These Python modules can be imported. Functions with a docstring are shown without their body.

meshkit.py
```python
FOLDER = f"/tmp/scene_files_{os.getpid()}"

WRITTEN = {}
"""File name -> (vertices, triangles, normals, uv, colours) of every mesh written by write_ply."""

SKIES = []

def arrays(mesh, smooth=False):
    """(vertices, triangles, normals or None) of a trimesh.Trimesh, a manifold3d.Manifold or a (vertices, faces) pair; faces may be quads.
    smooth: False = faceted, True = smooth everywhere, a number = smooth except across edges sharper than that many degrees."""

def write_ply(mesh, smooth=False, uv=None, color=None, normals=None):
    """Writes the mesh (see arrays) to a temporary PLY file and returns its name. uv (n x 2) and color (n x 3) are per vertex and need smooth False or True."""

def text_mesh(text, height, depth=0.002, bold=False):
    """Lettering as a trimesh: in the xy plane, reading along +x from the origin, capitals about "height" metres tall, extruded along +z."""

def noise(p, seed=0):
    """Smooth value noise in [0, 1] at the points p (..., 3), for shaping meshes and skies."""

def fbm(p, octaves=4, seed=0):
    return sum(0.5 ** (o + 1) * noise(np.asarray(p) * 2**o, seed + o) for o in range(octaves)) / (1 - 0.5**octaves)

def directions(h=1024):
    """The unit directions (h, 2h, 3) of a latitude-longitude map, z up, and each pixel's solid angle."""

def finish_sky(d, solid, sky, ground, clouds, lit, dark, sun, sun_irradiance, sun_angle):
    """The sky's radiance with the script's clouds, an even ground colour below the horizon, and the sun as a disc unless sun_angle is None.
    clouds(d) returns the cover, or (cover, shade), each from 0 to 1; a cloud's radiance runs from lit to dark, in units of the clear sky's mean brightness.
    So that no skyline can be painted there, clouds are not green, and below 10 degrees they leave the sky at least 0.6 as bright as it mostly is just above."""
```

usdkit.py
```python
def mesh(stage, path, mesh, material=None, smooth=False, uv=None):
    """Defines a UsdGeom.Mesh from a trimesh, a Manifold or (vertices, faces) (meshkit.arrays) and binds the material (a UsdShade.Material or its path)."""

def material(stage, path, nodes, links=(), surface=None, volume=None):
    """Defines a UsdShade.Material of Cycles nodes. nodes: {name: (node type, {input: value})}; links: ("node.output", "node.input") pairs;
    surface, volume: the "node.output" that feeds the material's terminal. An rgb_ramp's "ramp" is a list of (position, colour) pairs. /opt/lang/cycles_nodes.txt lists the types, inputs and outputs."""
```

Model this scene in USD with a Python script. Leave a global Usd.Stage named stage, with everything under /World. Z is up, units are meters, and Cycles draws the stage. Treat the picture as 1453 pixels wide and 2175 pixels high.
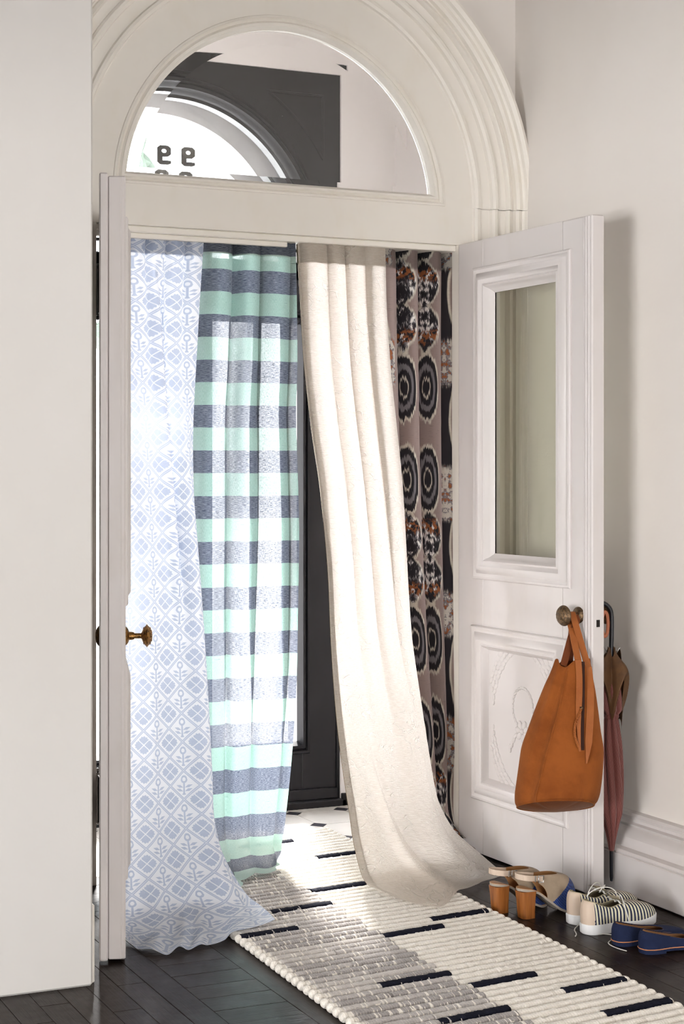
import math, random
import numpy as np, trimesh, manifold3d as m3, usdkit, meshkit
from shapely.geometry import Polygon, Point, box as sbox
from shapely.ops import unary_union
from pxr import Usd, UsdGeom, UsdLux, UsdShade, Gf, Sdf

rng = np.random.default_rng(7)
stage = Usd.Stage.CreateInMemory()
UsdGeom.SetStageUpAxis(stage, 'Z'); UsdGeom.SetStageMetersPerUnit(stage, 1.0)
UsdGeom.Xform.Define(stage, '/World'); UsdGeom.Scope.Define(stage, '/World/Looks')
sin, cos, pi, rad = math.sin, math.cos, math.pi, math.radians

# ------------------------------------------------------------------ camera, sky, sun, exposure
W_PX, H_PX = 1453., 2175.
F_PX, CX, CY, YAW, EYE = 3300., 350., 1002., rad(21.8014), (-2.403, -4.868, 1.372)
cam = UsdGeom.Camera.Define(stage, '/World/camera')
AP = 36.0; FOC = F_PX * AP / W_PX
cam.CreateHorizontalApertureAttr(AP); cam.CreateVerticalApertureAttr(AP * H_PX / W_PX); cam.CreateFocalLengthAttr(FOC)
cam.CreateHorizontalApertureOffsetAttr((W_PX / 2 - CX) * AP / W_PX)
cam.CreateVerticalApertureOffsetAttr((CY - H_PX / 2) * AP / W_PX)
cam.CreateClippingRangeAttr(Gf.Vec2f(0.05, 500)); cam.CreateFStopAttr(0)
cam.CreateExposureAttr(0.36)
Fv = np.array([sin(YAW), cos(YAW), 0]); Rv = np.array([cos(YAW), -sin(YAW), 0]); Uv = np.array([0, 0, 1.])
cam.AddTransformOp().Set(Gf.Matrix4d(*Rv, 0, *Uv, 0, *(-Fv), 0, *EYE, 1))

def xform_look(prim, eye, d):
    d = np.asarray(d, float) / np.linalg.norm(d); up = np.array([0, 0, 1.]) if abs(d[2]) < .99 else np.array([0, 1., 0])
    r = np.cross(d, up); r /= np.linalg.norm(r); u = np.cross(r, d)
    prim.AddTransformOp().Set(Gf.Matrix4d(*r, 0, *u, 0, *(-d), 0, *map(float, eye), 1))

SKY, SUN, WINL, WINB = 3.5, 4.4, 18.0, 12.0
sky = UsdLux.DomeLight.Define(stage, '/World/sky'); sky.CreateIntensityAttr(SKY); sky.CreateColorAttr(Gf.Vec3f(.93, .96, 1.0))
sun = UsdLux.DistantLight.Define(stage, '/World/sun'); sun.CreateIntensityAttr(SUN); sun.CreateAngleAttr(8.0); sun.CreateNormalizeAttr(True); sun.CreateColorAttr(Gf.Vec3f(1, .97, .93))
SE, SA = rad(42), rad(21)
xform_look(sun, (0, 6, 6), (-sin(SA) * cos(SE), -cos(SA) * cos(SE), -sin(SE)))
def rect_light(name, eye, d, w, h, inten, col=(1, 1, 1)):
    l = UsdLux.RectLight.Define(stage, '/World/' + name); l.CreateWidthAttr(w); l.CreateHeightAttr(h); l.CreateIntensityAttr(inten); l.CreateColorAttr(Gf.Vec3f(*col))
    xform_look(l, eye, d)
rect_light('daylight_side_window', (-6.34, -4.1, 1.05), (1, 0, 0), 2.4, 1.6, WINL, (1, .975, .945))  # out of view on the left, placed to light the right wall and door
rect_light('daylight_rear_window', (-1.6, -8.84, 1.3), (0, 1, 0), 2.1, 1.6, WINB, (1, .965, .93))  # out of view behind the camera, lights the arch and left door edge

# ------------------------------------------------------------------ scene helpers
used = {}
def numbered(parent, name):
    k = used.get((parent, name), 0); used[(parent, name)] = k + 1
    return name if k == 0 else f'{name}_{k:03d}'
def meta(p, label=None, cat=None, group=None, kind=None):
    for k, v in (('label', label), ('category', cat), ('group', group), ('kind', kind)):
        if v: p.SetCustomDataByKey(k, v)
def thing(name, label, cat, group=None, kind=None, loc=(0, 0, 0), rotz=0.0, mat=None):
    x = UsdGeom.Xform.Define(stage, '/World/' + numbered('/World', name))
    if mat is not None: x.AddTransformOp().Set(mat)
    else:
        x.AddTranslateOp().Set(Gf.Vec3d(*map(float, loc)))
        if rotz: x.AddRotateZOp().Set(math.degrees(rotz))
    meta(x.GetPrim(), label, cat, group, kind); return str(x.GetPath())
def part(parent, name, mesh, mat, smooth=35, label=None, uv=None, kind=None):
    p = parent + '/' + numbered(parent, name)
    m = usdkit.mesh(stage, p, mesh, mat, smooth=smooth, uv=uv)
    if label or kind: meta(m.GetPrim(), label=label, kind=kind)
    return p
def copy_of(src, name, label, cat, group, loc, rotz=0.0, flip=False):
    x = UsdGeom.Xform.Define(stage, '/World/' + numbered('/World', name)); p = x.GetPrim()
    p.GetReferences().AddInternalReference(src); p.SetInstanceable(True)
    x.ClearXformOpOrder()
    x.AddTranslateOp(opSuffix='c').Set(Gf.Vec3d(*map(float, loc))); x.AddRotateZOp(opSuffix='c').Set(math.degrees(rotz))
    if flip: x.AddScaleOp(opSuffix='c').Set(Gf.Vec3f(1, -1, 1))
    meta(p, label, cat, group); return x

# ------------------------------------------------------------------ mesh helpers
def cat(ms): return trimesh.util.concatenate([m for m in ms])
def T(v, f): return trimesh.Trimesh(np.asarray(v, float), np.asarray(f), process=False)
def quads(f): f = np.asarray(f); return np.vstack([f[:, [0, 1, 2]], f[:, [0, 2, 3]]])
def box(x0, x1, y0, y1, z0, z1, b=0.0):
    if b <= 0:
        m = trimesh.creation.box([x1 - x0, y1 - y0, z1 - z0]); m.apply_translation([(x0 + x1) / 2, (y0 + y1) / 2, (z0 + z1) / 2]); return m
    pts = []
    for i, X in enumerate((x0, x1)):
        for j, Y in enumerate((y0, y1)):
            for k, Z in enumerate((z0, z1)):
                sx, sy, sz = 1 - 2 * i, 1 - 2 * j, 1 - 2 * k
                pts += [(X + sx * b, Y + sy * b, Z), (X + sx * b, Y, Z + sz * b), (X, Y + sy * b, Z + sz * b)]
    return trimesh.convex.convex_hull(np.array(pts))
def grid(P, close_u=False, close_v=False, flip=False):
    """P (n, m, 3): a surface of quads."""
    n, m = P.shape[:2]; I = np.arange(n * m).reshape(n, m)
    if close_u: I = np.vstack([I, I[:1]])
    if close_v: I = np.hstack([I, I[:, :1]])
    f = np.stack([I[:-1, :-1], I[1:, :-1], I[1:, 1:], I[:-1, 1:]], -1).reshape(-1, 4)
    if flip: f = f[:, ::-1]
    return T(P.reshape(-1, 3), quads(f))
def frames(path, closed=False, up=(0, 0, 1)):
    p = np.asarray(path, float); t = np.roll(p, -1, 0) - np.roll(p, 1, 0) if closed else np.gradient(p, axis=0)
    t /= np.linalg.norm(t, axis=1, keepdims=True) + 1e-12
    a = np.cross(t, np.broadcast_to(np.asarray(up, float), t.shape)); l = np.linalg.norm(a, axis=1, keepdims=True)
    a = np.where(l > 1e-4, a / np.maximum(l, 1e-9), [1, 0, 0]); b = np.cross(a, t); return p, t, a, b
def tube(path, r, sides=8, closed=False, caps=True, up=(0, 0, 1), flat=1.0):
    p, t, a, b = frames(path, closed, up); an = np.arange(sides) * 2 * pi / sides
    r = np.broadcast_to(r, (len(p),))[:, None, None]
    P = p[:, None] + r * (np.cos(an)[None, :, None] * a[:, None] + flat * np.sin(an)[None, :, None] * b[:, None])
    m = grid(P, close_u=closed, close_v=True)
    if caps and not closed:
        n = len(p); v = np.vstack([m.vertices, p[:1], p[-1:]]); k = n * sides; f = [m.faces]
        i = np.arange(sides); j = (i + 1) % sides
        f += [np.c_[np.full(sides, k), i, j], np.c_[np.full(sides, k + 1), (n - 1) * sides + j, (n - 1) * sides + i]]
        m = T(v, np.vstack(f))
    return fix(m)
def fix(m):
    m = trimesh.Trimesh(m.vertices, m.faces, process=False)
    if m.is_watertight and m.volume < 0: m.invert()
    return m
def ribbon(path, width, thick, side, nsub=1):
    """a flat band along path; side: unit vectors of its width (n,3)"""
    p = np.asarray(path, float); s = np.broadcast_to(np.asarray(side, float), p.shape)
    t = np.gradient(p, axis=0); t /= np.linalg.norm(t, axis=1, keepdims=True)
    s = s - (s * t).sum(1, keepdims=True) * t; s /= np.linalg.norm(s, axis=1, keepdims=True); n = np.cross(t, s)
    w = np.broadcast_to(np.asarray(width, float), (len(p),))[:, None] / 2; h = thick / 2
    c = [(-1, -.6), (-.94, -1), (.94, -1), (1, -.6), (1, .6), (.94, 1), (-.94, 1), (-1, .6)]
    P = np.stack([p + s * w * a + n * h * b for a, b in c], 1)
    m = grid(P, close_v=True); k = len(c); N = len(p)
    ends = [[0, i, i + 1] for i in range(1, k - 1)]; f = [m.faces, np.array(ends)[:, ::-1], np.array(ends) + (N - 1) * k]
    return fix(T(m.vertices, np.vstack(f)))
def lathe(prof, n=24, axis='z'):
    pr = np.asarray(prof, float); an = np.arange(n) * 2 * pi / n
    P = np.stack([pr[:, None, 0] * np.cos(an), pr[:, None, 0] * np.sin(an), np.broadcast_to(pr[:, None, 1], (len(pr), n))], -1)
    m = grid(P, close_v=True); m.merge_vertices(); m.update_faces(m.nondegenerate_faces()); m.fix_normals(); return m
def ell(c, r, sub=2, R=None):
    m = trimesh.creation.icosphere(sub, 1.0); m.apply_scale(r)
    if R is not None: m.apply_transform(R)
    m.apply_translation(c); return m
def extr(poly, h):
    return trimesh.creation.extrude_polygon(poly, h, engine='earcut')
def to_y(m, y0):
    """a mesh extruded along z from xy -> stands in the xz plane, its depth towards -y from y0"""
    v = m.vertices; return fix(T(np.c_[v[:, 0], y0 - v[:, 2], v[:, 1]], m.faces))
def rotm(axis, ang, c=(0, 0, 0)): return trimesh.transformations.rotation_matrix(ang, axis, c)
def bez(pts, n):
    """smooth curve (Catmull-Rom) through the points"""
    from scipy.interpolate import PchipInterpolator
    p = np.asarray(pts, float); d = np.r_[0, np.cumsum(np.linalg.norm(np.diff(p, axis=0), axis=1))]
    from scipy.interpolate import CubicSpline
    return CubicSpline(d, p)(np.linspace(0, d[-1], n))
def frame_profile(x0, x1, z0, z1, prof, y):
    """a mitred rectangular moulding. prof: (inset, proud) points from the outer edge inwards; stands on plane y, proud towards -y"""
    P = []
    for ins, pr in prof:
        P.append([(x0 + ins, y - pr, z0 + ins), (x1 - ins, y - pr, z0 + ins), (x1 - ins, y - pr, z1 - ins), (x0 + ins, y - pr, z1 - ins)])
    return grid(np.array(P), close_v=True, flip=True)

# ------------------------------------------------------------------ materials: a small compiler from expressions to nodes
class G:
    def __init__(s): s.n, s.l = {}, []
    def node(s, kind, ins=None, links=None):
        nm = f'n{len(s.n)}'; s.n[nm] = (kind, dict(ins or {}))
        for k, v in (links or {}).items():
            if isinstance(v, E): s.l.append((v.o, f'{nm}.{k}'))
            else: s.n[nm][1][k] = v
        return nm
    def E(s, o): return E(s, o)
    def math(s, t, *a):
        nm = s.node('math', {'math_type': t}, {f'value{i + 1}': (x if isinstance(x, E) else float(x)) for i, x in enumerate(a)}); return E(s, nm + '.value')
    def uv(s):
        n = s.node('texture_coordinate'); m = s.node('separate_xyz', {}, {'vector': E(s, n + '.UV')}); return E(s, m + '.x'), E(s, m + '.y')
    def pos(s): return E(s, s.node('texture_coordinate') + '.object')
    def xyz(s, v):
        m = s.node('separate_xyz', {}, {'vector': v}); return E(s, m + '.x'), E(s, m + '.y'), E(s, m + '.z')
    def vec(s, x, y, z=0.0): return E(s, s.node('combine_xyz', {}, {'x': x, 'y': y, 'z': z}) + '.vector')
    def noise(s, v, scale=5., detail=2., rough=.5, out='fac'): return E(s, s.node('noise_texture', {'scale': scale, 'detail': detail, 'roughness': rough}, {'vector': v}) + '.' + out)
    def voronoi(s, v, scale=5., out='distance', feature='f1'): return E(s, s.node('voronoi_texture', {'scale': scale, 'feature': feature}, {'vector': v}) + '.' + out)
    def mix(s, f, a, b): return E(s, s.node('mix_color', {}, {'fac': f, 'a': a, 'b': b}) + '.result')
    def step(s, x, lo, hi):
        return E(s, s.node('map_range', {'range_type': 'smoothstep', 'from_min': lo, 'from_max': hi, 'to_min': 0., 'to_max': 1., 'clamp': True}, {'value': x}) + '.result')
    def ramp(s, f, stops): return E(s, s.node('rgb_ramp', {'ramp': stops}, {'fac': f}) + '.color')
    def bump(s, h, strength=.3, dist=.01): return E(s, s.node('bump', {'strength': strength, 'distance': dist}, {'height': h}) + '.normal')
class E:
    def __init__(s, g, o): s.g, s.o = g, o
    def __add__(s, b): return s.g.math('add', s, b)
    __radd__ = __add__
    def __sub__(s, b): return s.g.math('subtract', s, b)
    def __rsub__(s, b): return s.g.math('subtract', b, s)
    def __mul__(s, b): return s.g.math('multiply', s, b)
    __rmul__ = __mul__
    def __truediv__(s, b): return s.g.math('divide', s, b)
    def abs(s): return s.g.math('absolute', s)
    def frac(s): return s.g.math('fraction', s)
    def floor(s): return s.g.math('floor', s)
    def cen(s): return s.g.math('subtract', s, s.g.math('floor', s + .5))      # distance to nearest whole number, signed
    def sin(s): return s.g.math('sine', s)
    def sqrt(s): return s.g.math('sqrt', s)
    def lt(s, b): return s.g.math('less_than', s, b)
    def gt(s, b): return s.g.math('greater_than', s, b)
    def max(s, b): return s.g.math('maximum', s, b)
    def min(s, b): return s.g.math('minimum', s, b)
def build(name, g, surface): return usdkit.material(stage, '/World/Looks/' + name, g.n, g.l, surface=surface)
def plain(name, col, rough=.5, metal=0., noise=None, bump=None, spec=.5, sheen=0., var=None, coat=0.):
    """noise: (scale xyz, second colour, lo, hi); bump: (scale xyz, strength, distance)"""
    g = G(); links = {}
    p = g.pos() if noise or bump else None
    base = col
    if noise:
        sc, c2, lo, hi = noise; m = g.node('mapping', {'scale': sc}, {'vector': p})
        base = g.mix(g.step(g.noise(E(g, m + '.vector'), 1., 4., .6), lo, hi), col, c2)
    links['base_color'] = base
    if bump:
        sc, st, d = bump; m = g.node('mapping', {'scale': sc}, {'vector': p})
        links['normal'] = g.bump(g.noise(E(g, m + '.vector'), 1., 4., .6), st, d)
    b = g.node('principled_bsdf', {'roughness': rough, 'metallic': metal, 'specular_ior_level': spec, 'sheen_weight': sheen, 'coat_weight': coat}, links)
    return build(name, g, b + '.BSDF')
def cloth(name, g, color, trans=.5, clear=None, normal=None, rough=.75, tcol=None):
    """a woven sheet: reflecting, letting light through, and (clear) gaps between its threads"""
    ln = {'normal': normal} if normal else {}
    d = g.node('principled_bsdf', {'roughness': rough, 'specular_ior_level': .2, 'sheen_weight': .15}, {'base_color': color, **ln})
    t = g.node('translucent_bsdf', {}, {'color': tcol or color, **ln})
    m = g.node('mix_closure', {'fac': trans}, {'closure1': E(g, d + '.BSDF'), 'closure2': E(g, t + '.BSDF')})
    if clear is not None:
        tr = g.node('transparent_bsdf', {'color': (1, 1, 1)})
        m = g.node('mix_closure', {}, {'fac': clear, 'closure1': E(g, m + '.closure'), 'closure2': E(g, tr + '.BSDF')})
    return build(name, g, m + '.closure')

M = {}
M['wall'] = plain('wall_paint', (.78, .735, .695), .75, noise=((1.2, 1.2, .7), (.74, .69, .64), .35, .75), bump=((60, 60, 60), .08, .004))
M['wall_l'] = plain('wall_paint_darkened', (.575, .556, .533), .75, noise=((1.2, 1.2, .7), (.545, .523, .495), .35, .75), bump=((60, 60, 60), .08, .004))  # wall paint darkened to offset the strong window light on the left wall
M['trim'] = plain('trim_paint', (.80, .757, .69), .45, noise=((9, 9, 5), (.77, .715, .625), .45, .85), bump=((40, 40, 40), .06, .004))
M['door'] = plain('door_paint', (.645, .605, .59), .42, noise=((7, 7, 3), (.60, .555, .52), .5, .85), bump=((45, 45, 20), .08, .004))
M['entry'] = plain('entry_paint', (.86, .81, .80), .7)
M['black_paint'] = plain('black_paint', (.009, .0085, .011), .38, noise=((6, 6, 3), (.016, .0145, .018), .4, .9), spec=.35)
M['stone'] = plain('portal_stone', (.62, .60, .60), .8, noise=((8, 8, 8), (.54, .52, .53), .3, .8))
M['brass'] = plain('aged_brass', (.36, .19, .06), .35, 1.0, noise=((90, 90, 90), (.05, .03, .018), .45, .7), bump=((120, 120, 120), .5, .004))
M['old_brass'] = plain('dull_brass', (.20, .13, .075), .42, 1.0, noise=((120, 120, 120), (.07, .05, .035), .4, .7), bump=((140, 140, 140), .6, .004))
M['iron'] = plain('dark_iron', (.02, .016, .014), .5, .6)
M['steel'] = plain('bright_steel', (.6, .6, .6), .25, 1.0)
M['outer_wall'] = plain('pale_brick_paint', (.75, .74, .72), .8)
def glass(name, tint=(1, 1, 1), ior=1.5):
    g = G(); t = g.node('transparent_bsdf', {'color': tint}); s = g.node('glossy_bsdf', {'color': (1, 1, 1), 'roughness': .02})
    f = E(g, g.node('layer_weight', {'blend': .5}) + '.facing'); f = f * f * f * f * .55 + .04
    m = g.node('mix_closure', {}, {'fac': f, 'closure1': E(g, t + '.BSDF'), 'closure2': E(g, s + '.BSDF')})
    return build(name, g, m + '.closure')
M['glass'] = glass('window_glass'); M['door_glass'] = glass('old_door_glass', (.90, .91, .86))
g = G(); M['bevel_glass'] = build('bevelled_glass', g, g.node('glass_bsdf', {'color': (.97, .98, .98), 'roughness': 0.0, 'IOR': 1.5}) + '.BSDF')

def planks_mat(name, c1, c2, along):
    g = G(); r = E(g, g.node('object_info') + '.random'); p = g.pos(); x, y, z = g.xyz(p)
    if along == 'y': x, y = y, x
    n = g.noise(g.vec(x * 10 + r * 50, y * 150, z), 1., 4., .6)
    col = g.mix(g.step(n, .3, .75), c1, c2)
    h = g.noise(g.vec(x * 8 + r * 20, y * 160, z), 1., 3., .6)
    b = g.node('principled_bsdf', {'specular_ior_level': .11}, {'base_color': col, 'normal': g.bump(h, .2, .003), 'roughness': g.noise(p, 12., 3., .6) * .25 + .18})
    return build(name, g, b + '.BSDF')
for d in 'xy':
    M['plank' + d] = planks_mat('black_stained_oak_' + d, (.013, .0080, .0062), (.024, .0155, .012), d)
    M['worn' + d] = planks_mat('black_stained_oak_worn_' + d, (.016, .0105, .0082), (.031, .0205, .0155), d)
M['gap'] = plain('floor_gap', (.004, .003, .003), .8)
M['tile'] = plain('white_floor_tile', (.74, .71, .67), .28, noise=((14, 14, 14), (.68, .64, .60), .4, .8))
M['dot'] = plain('grey_floor_tile', (.06, .058, .07), .3)
M['grout'] = plain('grout', (.35, .32, .30), .9)

# ------------------------------------------------------------------ the setting: hall, arch wall, entry behind it
RW, YW = .965, .03                       # right wall plane, arch wall face
ZC = 2.318                               # centre of the arch
wr = thing('wall_right', 'long off-white hall wall on the right behind the open panelled door', 'wall', kind='structure')
part(wr, 'plaster', box(RW, RW + .15, -9, YW, 0, 3.7), M['wall'])
wl = thing('wall_left', 'plain off-white wall end in the left foreground', 'wall', kind='structure')
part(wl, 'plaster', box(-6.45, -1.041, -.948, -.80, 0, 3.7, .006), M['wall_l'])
part(wl, 'plinth_block', box(-1.046, -1.028, -.925, -.80, .0, .21, .003), M['trim'])
def wall_with_hole(x0, x1, y, th, holes, z1=3.7, z0=0.):
    poly = sbox(x0, z0, x1, z1)
    for h in holes: poly = poly.difference(h)
    ps = getattr(poly, 'geoms', [poly]); return cat([to_y(extr(q, th), y + th) for q in ps])
def archp(cx, zc, r, z0, n=64):
    a = np.linspace(0, pi, n); return Polygon([(cx + r, z0)] + [(cx + r * cos(t), zc + r * sin(t)) for t in a] + [(cx - r, z0)])
wf = thing('wall_front', 'off-white wall around the big round arch', 'wall', kind='structure')
part(wf, 'plaster', wall_with_hole(-6.45, RW, YW, .14, [archp(0, ZC, .80, -.1)]), M['wall'])
hs = thing('wall_side', 'far hall wall out of view, holding the unseen side window', 'wall', kind='structure')
hole = sbox(-5.3, .25, -2.9, 1.85)
def rotz_mesh(m, ang): m = m.copy(); m.apply_transform(rotm((0, 0, 1), ang)); return m
sw = wall_with_hole(-9, .03, 0, .15, [hole]); v = sw.vertices; part(hs, 'plaster', fix(T(np.c_[-6.30 + v[:, 1] * -1, v[:, 0], v[:, 2]], sw.faces)), M['wall'])
hp = thing('wall_partition', 'unseen hall partition with a low opening, placed to shade the upper walls from the side window', 'wall', kind='structure')  # out of view; its low header shades the arch and upper right wall
sw = wall_with_hole(-8.8, -.95, 0, .10, [sbox(-7.6, -.1, -1.5, 2.08)]); v = sw.vertices; part(hp, 'plaster', fix(T(np.c_[-3.05 - v[:, 1], v[:, 0], v[:, 2]], sw.faces)), M['wall'])
hb = thing('wall_back', 'hall wall behind the viewer holding the unseen rear window', 'wall', kind='structure')
part(hb, 'plaster', wall_with_hole(-6.45, RW + .15, -8.8, .15, [sbox(-2.65, .5, -.55, 2.1)]), M['wall'])
ce = thing('ceiling', 'unseen hall ceiling above the frame, darkened to cut bounced light', 'ceiling', kind='structure')
part(ce, 'plaster', box(-6.45, RW + .15, -9, .17, 3.7, 3.85), plain('unseen_dark_ceiling', (.34, .31, .28), .8))  # out of view; dark colour chosen to keep bounce off the upper walls
for i, (x0, x1, y0, y1, z0, z1, vert) in enumerate([(-6.36, -6.30, -5.3, -2.9, .25, 1.85, 1), (-2.65, -.55, -8.78, -8.72, .5, 2.1, 0)]):  # frames of the two unseen windows, in front of their area lights
    w = thing('window_%d' % (i + 3), ['unseen side window of the hall, placed to light the right wall and door', 'unseen wide window behind the viewer, placed to light the surfaces facing it'][i], 'window', kind='structure')
    t = .05
    if vert:
        for a in (y0, (y0 + y1) / 2 - t / 2, y1 - t): part(w, 'stile', box(x0, x1, a, a + t, z0, z1, .004), M['trim'])
        for a in (z0, (z0 + z1) / 2, z1 - t): part(w, 'rail', box(x0 + .005, x1 - .005, y0, y1, a, a + t, .004), M['trim'])
    else:
        for a in (x0, (x0 + x1) / 2 - t / 2, x1 - t): part(w, 'stile', box(a, a + t, y0, y1, z0, z1, .004), M['trim'])
        for a in (z0, (z0 + z1) / 2, z1 - t): part(w, 'rail', box(x0, x1, y0 + .005, y1 - .005, a, a + t, .004), M['trim'])

# floor: dark boards, laid lengthwise with a band of short cross boards
fl = thing('floor', 'black-stained wooden parquet floor of the hall', 'floor', kind='structure')
part(fl, 'subfloor', box(-6.45, RW + .15, -9, .10, -.1, -.0035), M['gap'])
r0 = np.random.default_rng(3)
def board(x0, x1, y0, y1, d):
    e = .0007; dz = r0.uniform(-.0005, .0001)
    part(fl, 'plank', box(x0 + e, x1 - e, y0 + e, y1 - e, -.012, dz, .0005), M[('worn' if r0.random() < .35 else 'plank') + d], smooth=False)
def columns(xa, xb, w, L, ya, yb):
    n = round((xb - xa) / w); w = (xb - xa) / n
    for i in range(n):
        y = yb + r0.uniform(0, L) * .9
        while y > ya:
            top, y = min(y, yb), y - L
            if top - max(y, ya) > .02: board(xa + i * w, xa + (i + 1) * w, max(y, ya), top, 'y')
columns(-1.70, -.82, .08, .95, -2.3, .10)
y = .10
while y > -2.2: board(-.82, -.612, y - .0962, y, 'x'); y -= .0962
columns(-.612, .93, .0771, .95, -2.3, .10)
part(fl, 'far_boards', cat([box(-6.4, .93, -8.95 + k * .5, -8.452 + k * .5, -.012, -.0005) for k in range(13)] + [box(-6.4, -1.702, -2.45, .1, -.012, -.0005), box(-1.70, .93, -2.45, -2.302, -.012, -.0005)]), M['plankx'], kind='stuff')

# baseboard on the right wall
def extrude_profile(prof, a, b, along='y'):
    """prof: closed polygon points (out from the wall, z); runs along y from a to b on the wall plane x = RW"""
    ps = Polygon(prof); m = extr(ps, b - a); v = m.vertices
    return fix(T(np.c_[RW - v[:, 0], a + v[:, 2], v[:, 1]], m.faces))
bb = thing('baseboard_right', 'tall moulded white baseboard along the right wall', 'baseboard', kind='structure')
part(bb, 'plinth_board', box(RW - .115, RW - .001, -7, -.035, .004, .128, .003), M['door'])
part(bb, 'moulding', extrude_profile([(0, .128), (.108, .128), (.112, .134), (.106, .142), (.082, .146), (.074, .158), (.07, .175), (.058, .190), (.036, .202), (.04, .206), (.044, .212), (.03, .216), (.026, .224), (.031, .234), (.022, .243), (0, .246)], -7, -.035), M['door'], 25)

# moulded arch casing
PROF = [(.757, .0), (.762, .004), (.765, .012), (.775, .016), (.785, .014), (.790, .006), (.80, .004), (.832, .006), (.836, .018), (.845, .024), (.855, .024), (.862, .018), (.864, .010),
        (.895, .012), (.897, .022), (.904, .030), (.914, .026), (.918, .018), (.924, .020), (.928, .034), (.940, .038), (.955, .034), (.962, .040), (.966, .052), (.980, .058), (.992, .054), (1.0, .042), (1.0, -.028)]
t1 = thing('trim_1', 'stepped white arch moulding around the fanlight and doorway', 'moulding', kind='structure')
an = np.linspace(0, pi, 97)
P = np.array([[(r * cos(t), -p, ZC + .018 + r * sin(t)) for t in an] for r, p in PROF])
part(t1, 'arch_casing', grid(P, flip=True), M['trim'], 30)
for s in (1, -1):
    P = np.array([[(s * (r - (.002 if .764 < r < .99 else 0)), -p + (.0025 if p > .003 else 0), z) for z in (ZC + .0165, .0)] for r, p in PROF])
    part(t1, 'leg_casing', grid(P, flip=(s < 0)), M['trim'], 30)
    part(t1, 'jamb', box(min(s * .700, s * .762), max(s * .700, s * .800), .0, .045, 0, 2.1995), M['trim'])
# fanlight in the arch
w1 = thing('window_1', 'half-round fanlight over the double doors with bevelled clear glass', 'fanlight', kind='structure')
RG, ZB = .592, 2.379
spand = archp(0, ZC + .018, .762, 2.2).difference(archp(0, ZC, RG + .045, 0).intersection(sbox(-1, ZB - .038, 1, 4)))
part(w1, 'frame_board', to_y(extr(spand, .05), .05), M['trim'])
BP = [(.05, .0), (.048, .004), (.040, .006), (.036, .000), (.030, -.004), (.022, .004), (.012, .003), (.006, -.008), (.0, -.014), (.0, -.03)]
def bead_ring(off, n=80, kb=.85):
    r = RG + off; zb = ZB - off * kb; a0 = math.asin(max(-1, (zb - ZC) / r)); a = np.linspace(a0, pi - a0, n)
    return [(r * cos(t), ZC + r * sin(t)) for t in a] + [(x, zb) for x in np.linspace(-r * cos(a0), r * cos(a0), 30)[1:-1]]
P = np.array([[(x, -p, z) for x, z in bead_ring(o)] for o, p in BP])
part(w1, 'glazing_bead', grid(P, close_v=True, flip=True), M['trim'], 40)
ring_o, ring_i = np.array(bead_ring(.0)), np.array(bead_ring(-.047, kb=.45))
cen = np.array([0, ZC + .3]); Pr = [[(x, .0318, z) for x, z in ring_o], [(x, .0278, z) for x, z in ring_i]]
Pr += [[(cen[0] + (x - cen[0]) * q, .0278, cen[1] + (z - cen[1]) * q) for x, z in ring_i] for q in (.5, .002)] + [[(cen[0] + (x - cen[0]) * q, .0335, cen[1] + (z - cen[1]) * q) for x, z in ring_i] for q in (.002, .5, 1)] + [[(x, .0335, z) for x, z in ring_o]]
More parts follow.
